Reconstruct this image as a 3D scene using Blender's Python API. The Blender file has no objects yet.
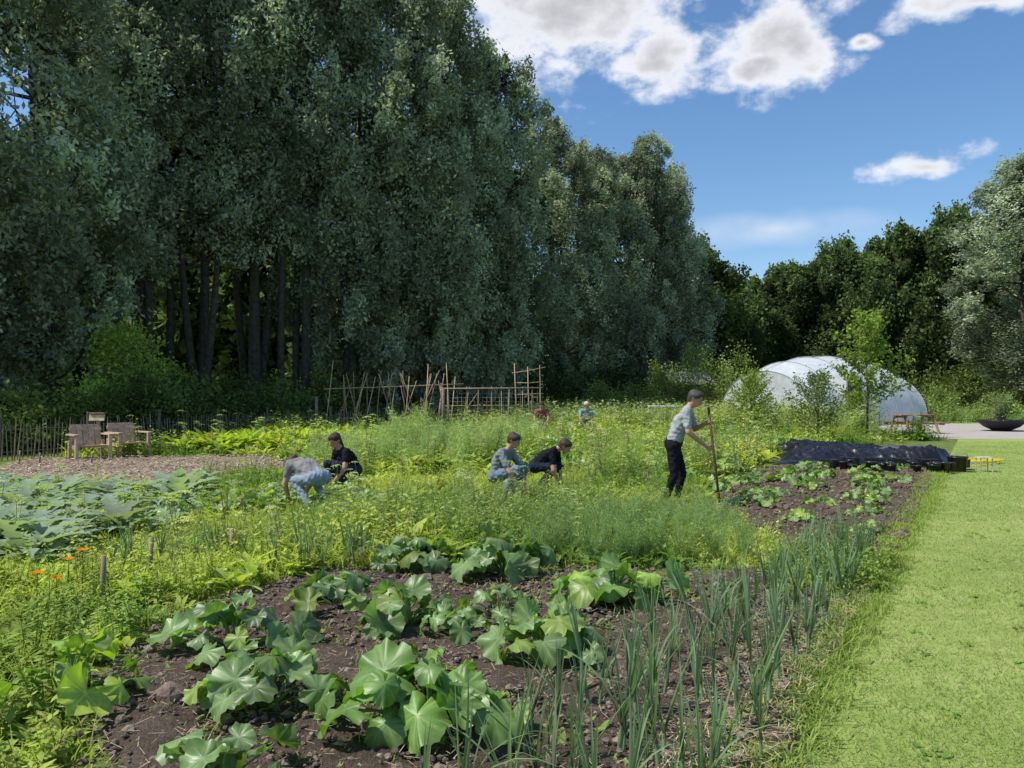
import bpy, math, numpy as np
from mathutils import Vector
rng=np.random.default_rng(7)
scene=bpy.context.scene
scene.view_settings.view_transform='Standard'; scene.view_settings.look='None'; scene.view_settings.exposure=0

# ---------------------------------------------------------------- helpers
class MB:
    def __init__(s): s.V=[];s.L=[];s.T=[];s.C=[];s.M=[];s.n=0
    def add(s,V,F,col=(1,1,1),mat=0):
        V=np.asarray(V,float).reshape(-1,3)
        c=np.asarray(col,float)
        if c.ndim==1: c=np.tile(c,(len(V),1))
        s.V.append(V); s.C.append(c)
        if not isinstance(F,list): F=[F]
        for f in F:
            f=np.asarray(f,int)
            if f.size==0: continue
            s.L.append((f+s.n).ravel()); s.T.append(np.full(len(f),f.shape[1])); s.M.append(np.full(len(f),mat))
        s.n+=len(V)
    def mesh(s,name,mats,smooth=True):
        me=bpy.data.meshes.new(name)
        V=np.concatenate(s.V);L=np.concatenate(s.L);T=np.concatenate(s.T);C=np.concatenate(s.C);M=np.concatenate(s.M)
        me.vertices.add(len(V)); me.vertices.foreach_set('co',V.astype(np.float32).ravel())
        me.loops.add(len(L)); me.loops.foreach_set('vertex_index',L.astype(np.int32))
        me.polygons.add(len(T)); st=np.concatenate([[0],np.cumsum(T)[:-1]])
        me.polygons.foreach_set('loop_start',st.astype(np.int32)); me.polygons.foreach_set('loop_total',T.astype(np.int32))
        me.polygons.foreach_set('material_index',M.astype(np.int32))
        me.polygons.foreach_set('use_smooth',np.full(len(T),smooth))
        a=me.attributes.new('Col','FLOAT_COLOR','POINT')
        a.data.foreach_set('color',np.concatenate([np.clip(C,0,.75),np.ones((len(C),1))],1).astype(np.float32).ravel())
        for m in mats: me.materials.append(m)
        me.update(calc_edges=True); me.validate()
        return me
    def obj(s,name,mats,smooth=True,parent=None):
        o=bpy.data.objects.new(name,s.mesh(name,mats,smooth)); scene.collection.objects.link(o)
        if parent: o.parent=parent
        return o
def empty(name,loc=(0,0,0)):
    e=bpy.data.objects.new(name,None); e.location=loc; scene.collection.objects.link(e); return e
def nrm(v): v=np.asarray(v,float); return v/(np.linalg.norm(v,axis=-1,keepdims=True)+1e-9)
def tube(P,Rr,k=6,cap=True):
    P=np.asarray(P,float); n=len(P); Rr=np.broadcast_to(np.asarray(Rr,float),(n,))
    t=nrm(np.gradient(P,axis=0)); ref=np.array([0,0,1.]) if abs(t[:,2]).mean()<.8 else np.array([1.,0,0])
    a=nrm(np.cross(t,ref)); b=np.cross(t,a)
    th=np.arange(k)*2*np.pi/k
    V=P[:,None,:]+Rr[:,None,None]*(np.cos(th)[None,:,None]*a[:,None,:]+np.sin(th)[None,:,None]*b[:,None,:])
    i=np.arange(n-1)[:,None]*k; j=np.arange(k)[None,:]; j2=(j+1)%k
    F=np.stack([i+j,i+j2,i+k+j2,i+k+j],-1).reshape(-1,4)
    V=V.reshape(-1,3); Fs=[F]
    if cap:
        V=np.concatenate([V,P[:1],P[-1:]]); m=n*k
        jj=np.arange(k); j3=(jj+1)%k
        Fs.append(np.stack([j3,jj,np.full(k,m)],-1)); Fs.append(np.stack([(n-1)*k+jj,(n-1)*k+j3,np.full(k,m+1)],-1))
    return V,Fs
def capsule(a,b,ra,rb,k=14):
    a=np.asarray(a,float);b=np.asarray(b,float); d=b-a; L=np.linalg.norm(d); t=d/L if L>1e-6 else np.array([0,0,1.])
    ph=np.linspace(-np.pi/2,0,5); P=[];R=[]
    for p in ph: P.append(a+t*math.sin(p)*ra*.999); R.append(max(ra*math.cos(p),1e-4))
    for p in -ph[::-1]: P.append(b+t*math.sin(p)*rb+t*1e-5); R.append(max(rb*math.cos(p),1e-4))
    P=np.array(P);R=np.array(R)
    ref=np.array([0,0,1.]) if abs(t[2])<.9 else np.array([1.,0,0])
    u=nrm(np.cross(t,ref)); w=np.cross(t,u); th=np.arange(k)*2*np.pi/k
    V=P[:,None,:]+R[:,None,None]*(np.cos(th)[None,:,None]*u+np.sin(th)[None,:,None]*w)
    n=len(P); i=np.arange(n-1)[:,None]*k; j=np.arange(k)[None,:]; j2=(j+1)%k
    F=np.stack([i+j,i+j2,i+k+j2,i+k+j],-1).reshape(-1,4)
    V=V.reshape(-1,3)
    return V,[F,[list(range(k))[::-1]],[list(range((n-1)*k,n*k))]]
def box(c,s,yaw=0,rx=0):
    x,y,z=[v/2 for v in s]
    V=np.array([[-x,-y,-z],[x,-y,-z],[x,y,-z],[-x,y,-z],[-x,-y,z],[x,-y,z],[x,y,z],[-x,y,z]])
    cr,sr=math.cos(rx),math.sin(rx); V=V@np.array([[1,0,0],[0,cr,sr],[0,-sr,cr]])
    cy,sy=math.cos(yaw),math.sin(yaw); V=V@np.array([[cy,sy,0],[-sy,cy,0],[0,0,1]])
    F=np.array([[0,3,2,1],[4,5,6,7],[0,1,5,4],[1,2,6,5],[2,3,7,6],[3,0,4,7]])
    return V+np.array(c),F
_h=np.random.default_rng(99).random((256,256))
def vn(x,y):
    xi=np.floor(x).astype(int);yi=np.floor(y).astype(int);fx=x-xi;fy=y-yi
    fx=fx*fx*(3-2*fx);fy=fy*fy*(3-2*fy)
    g=lambda i,j:_h[i%256,j%256]
    return (g(xi,yi)*(1-fx)+g(xi+1,yi)*fx)*(1-fy)+(g(xi,yi+1)*(1-fx)+g(xi+1,yi+1)*fx)*fy
def fbm(x,y,s=1,o=4):
    r=0;a=.5
    for k in range(o): r=r+a*(vn(x*s+k*17.3,y*s+k*9.1)-.5)*2; a*=.5; s*=2.03
    return r
def inpoly(x,y,P):
    P=np.asarray(P,float); r=np.zeros(x.shape,bool)
    for i in range(len(P)):
        x1,y1=P[i];x2,y2=P[i-1]
        c=((y1>y)!=(y2>y)); xx=(x2-x1)*(y-y1)/((y2-y1) if y2!=y1 else 1e-9)+x1
        r^=c&(x<xx)
    return r
def sdpoly(x,y,P):
    P=np.asarray(P,float); d=np.full(x.shape,1e9)
    for i in range(len(P)):
        a=P[i];b=P[i-1];e=b-a
        t=np.clip(((x-a[0])*e[0]+(y-a[1])*e[1])/(e@e),0,1)
        d=np.minimum(d,np.hypot(x-a[0]-t*e[0],y-a[1]-t*e[1]))
    return np.where(inpoly(x,y,P),d,-d)
def sample(P,n,excl=[],nearbias=0):
    P=np.asarray(P,float); lo=P.min(0);hi=P.max(0); out=np.zeros((0,2))
    for _ in range(40):
        q=lo+rng.random((n*2,2))*(hi-lo)
        m=inpoly(q[:,0],q[:,1],P)
        for e,mg in excl: m&=~(sdpoly(q[:,0],q[:,1],e)>mg)
        if nearbias: m&=rng.random(len(q))<np.clip((lo[1]+1)/(q[:,1]+1),0,1)**nearbias
        out=np.concatenate([out,q[m]])
        if len(out)>=n: break
    return out[:n]

# ---------------------------------------------------------------- materials
def newmat(name):
    m=bpy.data.materials.new(name); m.use_nodes=True; nt=m.node_tree; nt.nodes.clear()
    o=nt.nodes.new('ShaderNodeOutputMaterial'); return m,nt,o
def mat_leaf(name,trans=.35,rough=.5,spec=.3,tcol=(1.5,1.7,.6)):
    m,nt,o=newmat(name); N=nt.nodes.new; Lk=nt.links.new
    a=N('ShaderNodeAttribute'); a.attribute_name='Col'
    if spec>0:
        p=N('ShaderNodeBsdfPrincipled'); p.inputs['Roughness'].default_value=rough; p.inputs['Specular IOR Level'].default_value=spec
        Lk(a.outputs['Color'],p.inputs['Base Color'])
    else:
        p=N('ShaderNodeBsdfDiffuse'); Lk(a.outputs['Color'],p.inputs['Color'])
    t=N('ShaderNodeBsdfTranslucent'); mu=N('ShaderNodeMix'); mu.data_type='RGBA'; mu.blend_type='MULTIPLY'; mu.inputs[0].default_value=1
    Lk(a.outputs['Color'],mu.inputs[6]); mu.inputs[7].default_value=(*tcol,1); Lk(mu.outputs[2],t.inputs['Color'])
    x=N('ShaderNodeMixShader'); x.inputs[0].default_value=trans
    Lk(p.outputs[0],x.inputs[1]);Lk(t.outputs[0],x.inputs[2]);Lk(x.outputs[0],o.inputs[0]); return m
def mat_col(name,rough=.7,spec=.3,nscale=30,namt=.35,bump=.3,metal=0,bscale=None,bdist=.01):
    m,nt,o=newmat(name); N=nt.nodes.new; Lk=nt.links.new
    a=N('ShaderNodeAttribute'); a.attribute_name='Col'
    tc=N('ShaderNodeTexCoord'); n=N('ShaderNodeTexNoise'); n.inputs['Scale'].default_value=nscale; n.inputs['Detail'].default_value=4
    Lk(tc.outputs['Object'],n.inputs['Vector'])
    mr=N('ShaderNodeMapRange'); mr.inputs['From Min'].default_value=.3; mr.inputs['From Max'].default_value=.7; mr.inputs['To Min'].default_value=1-namt; mr.inputs['To Max'].default_value=1+namt
    Lk(n.outputs['Fac'],mr.inputs['Value'])
    mu=N('ShaderNodeVectorMath'); mu.operation='SCALE'; Lk(a.outputs['Color'],mu.inputs[0]); Lk(mr.outputs[0],mu.inputs['Scale'])
    p=N('ShaderNodeBsdfPrincipled'); p.inputs['Roughness'].default_value=rough; p.inputs['Specular IOR Level'].default_value=spec; p.inputs['Metallic'].default_value=metal
    Lk(mu.outputs[0],p.inputs['Base Color'])
    n2=N('ShaderNodeTexNoise'); n2.inputs['Scale'].default_value=bscale or nscale*2; n2.inputs['Detail'].default_value=4; Lk(tc.outputs['Object'],n2.inputs['Vector'])
    b=N('ShaderNodeBump'); b.inputs['Strength'].default_value=bump; b.inputs['Distance'].default_value=bdist; Lk(n2.outputs['Fac'],b.inputs['Height']); Lk(b.outputs[0],p.inputs['Normal'])
    Lk(p.outputs[0],o.inputs[0]); return m
def mat_ground(name,cols,scales=(.5,6,60),bump=.6,bdist=.03,rough=.95):
    m,nt,o=newmat(name); N=nt.nodes.new; Lk=nt.links.new
    tc=N('ShaderNodeTexCoord'); ns=[]
    for s in scales:
        n=N('ShaderNodeTexNoise'); n.inputs['Scale'].default_value=s; n.inputs['Detail'].default_value=4; n.inputs['Roughness'].default_value=.65; Lk(tc.outputs['Object'],n.inputs['Vector']); ns.append(n)
    ad=None
    for n,w in zip(ns,(.4,.35,.45)):
        mm=N('ShaderNodeMath'); mm.operation='MULTIPLY_ADD'; mm.inputs[1].default_value=w
        Lk(n.outputs['Fac'],mm.inputs[0])
        if ad: Lk(ad.outputs[0],mm.inputs[2])
        else: mm.inputs[2].default_value=-.1
        ad=mm
    r=N('ShaderNodeValToRGB'); cr=r.color_ramp
    k=len(cols); cr.elements[0].position=.34; cr.elements[0].color=(*cols[0],1); cr.elements[1].position=.66; cr.elements[1].color=(*cols[-1],1)
    for i in range(1,k-1):
        e=cr.elements.new(.34+.32*i/(k-1)); e.color=(*cols[i],1)
    Lk(ad.outputs[0],r.inputs[0])
    p=N('ShaderNodeBsdfPrincipled'); p.inputs['Roughness'].default_value=rough; p.inputs['Specular IOR Level'].default_value=.15
    Lk(r.outputs[0],p.inputs['Base Color'])
    b=N('ShaderNodeBump'); b.inputs['Strength'].default_value=bump; b.inputs['Distance'].default_value=bdist
    Lk(ns[2].outputs['Fac'],b.inputs['Height']); Lk(b.outputs[0],p.inputs['Normal']); Lk(p.outputs[0],o.inputs[0]); return m
M_treeleaf=mat_leaf('tree_foliage',.33,.45,0,(1.35,1.5,.85))
M_leaf=mat_leaf('plant_leaf',.42,.5,0,(1.3,1.4,.55))
M_squash=mat_leaf('squash_leaf',.30,.42,.5,(1.5,1.9,.4))
M_bark=mat_col('bark',.9,.1,6,.4,.8,bscale=14,bdist=.05)
M_wood=mat_col('wood',.75,.2,12,.3,.3)
M_cloth=mat_col('cloth',.9,.1,9,.15,.8,bscale=14,bdist=.02)
M_skin=mat_col('skin',.55,.3,20,.1,.1)
M_hair=mat_col('hair',.6,.3,80,.4,.5)
M_plastic=mat_col('black_plastic',.32,.5,5,.3,.4,bscale=9,bdist=.03)
M_film=mat_col('polytunnel_film',.45,.4,3,.12,.1)
M_metal=mat_col('metal',.55,.4,10,.2,.1,.2)
M_stone=mat_col('stone',.9,.2,8,.2,.4)
M_soil=mat_ground('soil',[(.062,.044,.032),(.13,.096,.072),(.235,.185,.145)],(1.3,9,70),1.,.04)
M_mulch=mat_ground('wood_mulch',[(.14,.10,.068),(.26,.195,.14),(.42,.34,.26)],(1.3,14,60),.9,.03)
M_ground=mat_ground('ground_grass',[(.07,.08,.028),(.14,.18,.04),(.25,.30,.07)],(.35,4,40),.7,.05)
M_lawn=mat_ground('lawn_grass',[(.17,.235,.055),(.25,.325,.08),(.38,.42,.15)],(.5,5,90),.6,.015)
M_pave=mat_ground('paving',[(.30,.26,.22),(.38,.34,.30),(.44,.40,.36)],(.7,7,60),.2,.01)

# ---------------------------------------------------------------- camera, light, sky
cam=bpy.data.cameras.new('camera'); co=bpy.data.objects.new('camera',cam); scene.collection.objects.link(co); scene.camera=co
cam.sensor_width=36; cam.lens=27.07; cam.clip_end=3000; cam.clip_start=.05
co.location=(0,0,1.6); co.rotation_euler=(math.radians(90.8),0,0)
sv=Vector((-.95,-.22,0)).normalized(); EL=math.radians(57)
sd=Vector((sv.x*math.cos(EL),sv.y*math.cos(EL),math.sin(EL)))
su=bpy.data.lights.new('sun','SUN'); su.energy=5.0; su.angle=math.radians(.53); su.color=(1,.965,.90)
so=bpy.data.objects.new('sun',su); scene.collection.objects.link(so); so.rotation_euler=(-sd).to_track_quat('-Z','Y').to_euler(); so.location=(-20,10,40)
w=bpy.data.worlds.new('World'); scene.world=w; w.use_nodes=True; nt=w.node_tree; nt.nodes.clear()
def X(op,a,b=None,c=None,clamp=False):
    n=nt.nodes.new('ShaderNodeMath'); n.operation=op; n.use_clamp=clamp
    for i,v in enumerate((a,b,c)):
        if v is None: continue
        if isinstance(v,(int,float)): n.inputs[i].default_value=v
        else: nt.links.new(v,n.inputs[i])
    return n.outputs[0]
sky=nt.nodes.new('ShaderNodeTexSky'); sky.sky_type='NISHITA'; sky.sun_disc=False; sky.sun_elevation=EL; sky.sun_rotation=math.atan2(sd.x,sd.y); sky.dust_density=.8; sky.ozone_density=2.0
hs=nt.nodes.new('ShaderNodeHueSaturation'); hs.inputs['Saturation'].default_value=1.2; hs.inputs['Value'].default_value=1.08; nt.links.new(sky.outputs[0],hs.inputs['Color'])
tc=nt.nodes.new('ShaderNodeTexCoord'); sp=nt.nodes.new('ShaderNodeSeparateXYZ'); nt.links.new(tc.outputs['Generated'],sp.inputs[0])
az=X('ARCTAN2',sp.outputs[0],sp.outputs[1]); el=X('ARCSINE',sp.outputs[2])
cb=nt.nodes.new('ShaderNodeCombineXYZ'); nt.links.new(az,cb.inputs[0]); nt.links.new(X('MULTIPLY',el,1.5),cb.inputs[1])
def noise(s,d,r=.6):
    n=nt.nodes.new('ShaderNodeTexNoise'); n.inputs['Scale'].default_value=s; n.inputs['Detail'].default_value=d; n.inputs['Roughness'].default_value=r
    nt.links.new(cb.outputs[0],n.inputs['Vector']); return n
n1=noise(9,2); n2=noise(17,8,.58); n3=noise(22,3,.5)
s1=nt.nodes.new('ShaderNodeSeparateXYZ'); nt.links.new(n1.outputs['Color'],s1.inputs[0])
azw=X('ADD',az,X('MULTIPLY',X('SUBTRACT',s1.outputs[0],.5),.08)); elw=X('ADD',el,X('MULTIPLY',X('SUBTRACT',s1.outputs[1],.5),.05))
def blob(c,e,ra,re,k=1):
    dx=X('DIVIDE',X('SUBTRACT',azw,c),ra); dy=X('DIVIDE',X('SUBTRACT',elw,e),re)
    return X('SUBTRACT',k,X('SQRT',X('ADD',X('MULTIPLY',dx,dx),X('MULTIPLY',dy,dy))))
bl=None
for b in [(.07,.47,.22,.105),(.19,.405,.075,.048),(.335,.41,.095,.068),(.31,.385,.06,.035),(.435,.398,.026,.013),(.56,.42,.12,.027),(.495,.257,.06,.022),(1.4,.5,.3,.12),(-2.4,.3,.3,.1)]:
    q=blob(*b); bl=q if bl is None else X('MAXIMUM',bl,q)
tot=X('ADD',bl,X('MULTIPLY',X('SUBTRACT',n2.outputs['Fac'],.5),1.9))
mr=nt.nodes.new('ShaderNodeMapRange'); mr.interpolation_type='SMOOTHSTEP'; nt.links.new(tot,mr.inputs[0]); mr.inputs[1].default_value=.0; mr.inputs[2].default_value=.6
cir=X('MULTIPLY',X('MULTIPLY',X('MAXIMUM',blob(.33,.2,.16,.03),0),.6),X('MULTIPLY_ADD',n3.outputs['Fac'],1.2,0))
alpha=X('MAXIMUM',mr.outputs[0],cir,clamp=True)
mg=nt.nodes.new('ShaderNodeMapRange'); mg.interpolation_type='SMOOTHSTEP'; nt.links.new(X('ADD',bl,X('MULTIPLY',X('SUBTRACT',n2.outputs['Fac'],.5),1.5)),mg.inputs[0]); mg.inputs[1].default_value=.25; mg.inputs[2].default_value=1.15; mg.inputs[3].default_value=6.6; mg.inputs[4].default_value=3.5
cc=nt.nodes.new('ShaderNodeCombineXYZ'); nt.links.new(mg.outputs[0],cc.inputs[0]); nt.links.new(X('MULTIPLY',mg.outputs[0],1.02),cc.inputs[1]); nt.links.new(X('MULTIPLY',mg.outputs[0],1.08),cc.inputs[2])
mx=nt.nodes.new('ShaderNodeMix'); mx.data_type='RGBA'; nt.links.new(alpha,mx.inputs[0]); nt.links.new(hs.outputs[0],mx.inputs[6]); nt.links.new(cc.outputs[0],mx.inputs[7])
bg=nt.nodes.new('ShaderNodeBackground'); bg.inputs[1].default_value=.15; nt.links.new(mx.outputs[2],bg.inputs[0])
wo=nt.nodes.new('ShaderNodeOutputWorld'); nt.links.new(bg.outputs[0],wo.inputs[0])

# ---------------------------------------------------------------- ground sheets
def sheet(name,P,z,mat):
    mb=MB(); P=np.asarray(P,float); mb.add(np.c_[P,np.full(len(P),z)],[[list(range(len(P)))]]); return mb.obj(name,[mat],False)
sheet('ground',[(-900,-300),(900,-300),(900,1500),(-900,1500)],0,M_ground)
LE=lambda y:.61*y-.85
sheet('lawn',[(LE(-6),-6),(60,-6),(60,60),(30,60),(LE(27)+.3,27.5),(LE(20),20)],.004,M_lawn)
sheet('paving',[(15.0,27.8),(34,27.8),(34,42),(18.6,42),(16.4,34)],.008,M_pave)
def bed(name,P,step,h,rough,mat,seed=0,edge=.2):
    P=np.asarray(P,float); lo=P.min(0)-.4; hi=P.max(0)+.4
    nx=int((hi[0]-lo[0])/step);ny=int((hi[1]-lo[1])/step)
    x,y=np.meshgrid(np.linspace(lo[0],hi[0],nx),np.linspace(lo[1],hi[1],ny))
    s=sdpoly(x,y,P)+fbm(x+seed,y,2.2,3)*.25
    m=np.clip((s+edge)/(2*edge),0,1); m=m*m*(3-2*m)
    z=-.05+m*(.05+h)+m*rough*(fbm(x+seed*3,y,3,5)+.6*np.abs(fbm(x,y+9,14,3)))
    F=(np.arange(ny-1)[:,None]*nx+np.arange(nx-1)[None,:]).ravel()
    F=np.stack([F,F+1,F+nx+1,F+nx],-1); keep=(m.ravel()[F].max(1)>0)
    mb=MB(); mb.add(np.stack([x,y,z],-1).reshape(-1,3),F[keep]); mb.obj(name,[mat])
BED1=[(-1.5,1.5),(-1.85,3.3),(-2.3,4.1),(-2.4,5.0),(-2.3,6.0),(-1.7,6.9),(.4,7.1),(1.2,6.9),(2.2,6.9),(2.7,6.4),(1.9,4.9),(1.0,3.2),(0,1.5)]
BED2=[(3.2,7.2),(2.7,8.4),(2.8,10.2),(3.2,12.2),(4.6,15),(6,17.2),(9.2,17),(7.7,14.1),(5.7,10.8),(4.0,7.9)]
MUL=[(-9.8,13.3),(-6.3,13.0),(-4.3,16.2),(-6.3,20.0),(-12,19.0)]
TARP=[(6.0,17),(9.4,16.8),(11.6,21),(8.0,22)]
bed('soil_bed',BED1,.025,.03,.06,M_soil,1)
bed('soil_bed',BED2,.05,.03,.06,M_soil,5)
bed('mulch_path',MUL,.08,.02,.04,M_mulch,9)
def blobproto(seed):
    r=np.random.default_rng(seed); k=6; th=np.arange(k)*2*np.pi/k; V=[[0,0,-.6]]
    for z,rr in((-.3,.8),(.25,.85),(.6,.45)):
        for t in th: q=rr*r.uniform(.75,1.25); V.append([q*math.cos(t),q*math.sin(t),z*r.uniform(.8,1.2)])
    V.append([0,0,.75]); F3=[];F4=[]
    for j in range(k):
        j2=(j+1)%k; F3.append([0,1+j2,1+j]); F3.append([1+2*k+j,1+2*k+j2,1+3*k])
        for a in range(2): F4.append([1+a*k+j,1+a*k+j2,1+(a+1)*k+j2,1+(a+1)*k+j])
    return np.array(V),[np.array(F3),np.array(F4)],np.ones(len(V))
def inst(mb,proto,pos,yaw,sc,col,tilt=.0,mat=0):
    V,Fs,sh=proto; n=len(pos)
    if n==0: return
    cy,sy=np.cos(yaw),np.sin(yaw); sc=np.asarray(sc,float)
    if sc.ndim==1: sc=np.stack([sc]*3,-1)
    W=V[None]*sc[:,None,:]
    if tilt:
        ta=rng.normal(0,tilt,n);tb=rng.normal(0,tilt,n)
        W[...,0]+=W[...,2]*ta[:,None]; W[...,1]+=W[...,2]*tb[:,None]
    x=W[...,0]*cy[:,None]-W[...,1]*sy[:,None]; y=W[...,0]*sy[:,None]+W[...,1]*cy[:,None]
    W=np.stack([x,y,W[...,2]],-1)+pos[:,None,:]
    s=np.asarray(sh,float); s=s[:,None] if s.ndim==1 else s
    C=(col[:,None,:]*s[None]).reshape(-1,3); nv=len(V)
    mb.add(W.reshape(-1,3),[(f[None]+(np.arange(n)*nv)[:,None,None]).reshape(-1,f.shape[1]) for f in map(np.asarray,Fs)],C,mat)
def z0(q,z=0.): return np.c_[q,np.full(len(q),z)]
def colvar(n,c,v=.25,hue=.12):
    c=np.array(c)[None]*rng.uniform(1-v,1+v,(n,1)); return np.clip(c*rng.uniform(1-hue,1+hue,(n,3)),0.002,1)
mb=MB()
for s in range(4):
    q=sample(BED1,1900); inst(mb,blobproto(s),z0(q,.045),rng.uniform(0,6.3,len(q)),rng.lognormal(-4.6,.55,len(q)),colvar(len(q),(.17,.13,.10),.5,.04))
    q=sample(BED2,900); inst(mb,blobproto(s),z0(q,.045),rng.uniform(0,6.3,len(q)),rng.lognormal(-3.9,.4,len(q)),colvar(len(q),(.145,.108,.08),.4,.04))
mb.obj('soil_clods',[mat_col('clod',.95,.1,40,.4,.5)],False)
mb=MB()
def stick(mb,q,z,L,wd,col):
    n=len(q); a=rng.uniform(0,6.3,n); l=rng.uniform(.4,1,n)*L
    d=np.stack([np.cos(a)*l,np.sin(a)*l,rng.normal(0,.15,n)*l],-1)/2; p=np.stack([-np.sin(a),np.cos(a),np.zeros(n)],-1)*wd
    c=z0(q,z)+np.c_[np.zeros((n,2)),rng.uniform(0,.02,n)]
    V=np.stack([c-d-p,c-d+p,c+d+p,c+d-p],1).reshape(-1,3); mb.add(V,np.arange(4*n).reshape(-1,4),np.repeat(col,4,0))
q=sample(BED1,3000); stick(mb,q,.06,.08,.0014,colvar(len(q),(.38,.31,.2),.4))
q=sample([(-.1,1.8),(LE(2.4),2.4),(LE(4.4)-.05,4.4),(LE(6.3)-.05,6.3),(LE(7.1),7.1),(2.4,6.8),(.6,3.4)],2600); stick(mb,q,.05,.10,.0015,colvar(len(q),(.45,.37,.22),.4))
q=sample(MUL,4500); stick(mb,q,.06,.12,.012,colvar(len(q),(.38,.30,.22),.55))
mb.obj('straw_litter',[mat_col('straw',.8,.2,30,.2,.1)],False)

# ---------------------------------------------------------------- plant prototypes
def strip(base,d,L,wd,droop,seg=4,fold=.3,prof=None,r=None):
    t=np.linspace(0,1,seg+1); up0=.5*math.pi-.25-droop[0]
    ang=up0-t*droop[1]; dl=L/seg
    hz=np.concatenate([[0],np.cumsum(np.cos((ang[:-1]+ang[1:])/2)*dl)]); z=np.concatenate([[0],np.cumsum(np.sin((ang[:-1]+ang[1:])/2)*dl)])
    c,s=math.cos(d),math.sin(d); mid=np.stack([base[0]+hz*c,base[1]+hz*s,base[2]+z],-1)
    w_=wd*(prof(t) if prof else (1-t**2.2)); side=np.array([-s,c,0.]); nn=np.stack([-np.sin(ang)*c,-np.sin(ang)*s,np.cos(ang)],-1)
    Lf=mid+side*w_[:,None]+nn*(fold*w_)[:,None]; Rt=mid-side*w_[:,None]+nn*(fold*w_)[:,None]
    V=np.stack([Lf,mid,Rt],1).reshape(-1,3); F=[]
    for i in range(seg):
        a=3*i; F+= [[a,a+1,a+4,a+3],[a+1,a+2,a+5,a+4]]
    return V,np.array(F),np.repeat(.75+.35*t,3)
def blade2(base,d,L,wd,droop,seg=3):
    """flat single-width grass blade for plants further away"""
    v,f,s=strip(base,d,L,wd,droop,seg,0); k=np.arange(len(v))%3!=1; V=v[k]
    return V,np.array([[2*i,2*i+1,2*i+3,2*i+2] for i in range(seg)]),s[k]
def merge(parts):
    V=[];F4=[];F3=[];S=[];n=0
    for v,f,s in parts:
        for g in (f if isinstance(f,list) else [f]):
            g=np.asarray(g)
            (F4 if g.shape[1]==4 else F3).append(g+n)
        V.append(v);S.append(s);n+=len(v)
    Fs=[np.concatenate(x) for x in (F4,F3) if x]
    return np.concatenate(V),Fs,np.concatenate(S)
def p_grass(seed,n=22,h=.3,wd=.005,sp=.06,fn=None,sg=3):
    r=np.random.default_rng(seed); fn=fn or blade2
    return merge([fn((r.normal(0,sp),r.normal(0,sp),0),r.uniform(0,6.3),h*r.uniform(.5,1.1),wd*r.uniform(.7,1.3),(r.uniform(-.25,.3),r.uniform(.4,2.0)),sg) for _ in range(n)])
ov=lambda t:np.sin(np.pi*np.clip(t*.92+.06,0,1))**.8
def p_broad(seed,n=12,h=.22,wd=.03,dr=1.6):
    r=np.random.default_rng(seed)
    return merge([strip((r.normal(0,.03),r.normal(0,.03),0),r.uniform(0,6.3),h*r.uniform(.5,1.1),wd*r.uniform(.6,1.2),(r.uniform(0,.5),r.uniform(.5,dr)),4,.35,lambda t:np.clip(ov(t),.05,1)*np.where(t<.3,.35,1)) for _ in range(n)])
def p_herb(seed,stems=4,h=.5,leaf=.05,nl=14,asp=.45):
    r=np.random.default_rng(seed); parts=[]
    for s in range(stems):
        a=r.uniform(0,6.3); H=h*r.uniform(.6,1.1); bx,by=r.normal(0,.05,2); lean=r.uniform(.05,.35)
        v,f=tube([[bx,by,0],[bx+math.cos(a)*lean*H*.4,by+math.sin(a)*lean*H*.4,H*.5],[bx+math.cos(a)*lean*H,by+math.sin(a)*lean*H,H]],[.004,.003,.001],3,False); parts.append((v,f,np.full(len(v),.8)))
        for i in range(nl):
            t=(i+.5)/nl*.9+.08; c=np.array([bx+math.cos(a)*lean*H*t,by+math.sin(a)*lean*H*t,H*t]); b=i*2.4+r.uniform(-.4,.4); L=leaf*(1.25-.7*t)*r.uniform(.7,1.3)*1.6
            el_=r.uniform(-.5,.6); d=np.array([math.cos(b)*math.cos(el_),math.sin(b)*math.cos(el_),math.sin(el_)]); sd_=np.array([-math.sin(b),math.cos(b),0]); nn=np.cross(d,sd_)*-1
            m=c+d*L*.5; V=np.array([c,m+sd_*L*asp*.5+nn*L*.1,c+d*L,m-sd_*L*asp*.5+nn*L*.1]); V[2,2]-=L*.15
            parts.append((V,np.array([[0,2,1],[0,3,2]]),np.array([.8,1,1.1,1])*r.uniform(.85,1.15)))
    return merge(parts)
def p_feather(seed,stems=7,h=.4,nl=34,L0=.05,wd=.0022,spread=.5):
    r=np.random.default_rng(seed); parts=[]
    for s in range(stems):
        a=r.uniform(0,6.3); H=h*r.uniform(.55,1.1); lean=r.uniform(.1,spread); bx,by=r.normal(0,.03,2)
        f_=lambda t:np.array([bx+math.cos(a)*lean*H*t*t,by+math.sin(a)*lean*H*t*t,H*t])
        v,f=tube([f_(0),f_(.5),f_(1)],[.003,.002,.001],3,False); parts.append((v,f,np.full(len(v),.9)))
        for i in range(nl):
            t=.3+.72*i/nl; c=f_(t)+r.normal(0,.25*L0,3); d=nrm(r.normal(0,1,3)+np.array([0,0,.5])); sd_=nrm(np.cross(d,r.normal(0,1,3)))*wd; L=L0*r.uniform(.5,1.3)
            parts.append((np.array([c-sd_,c+sd_,c+d*L]),np.array([[0,1,2]]),np.full(3,r.uniform(.8,1.2))))
    return merge(parts)
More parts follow.
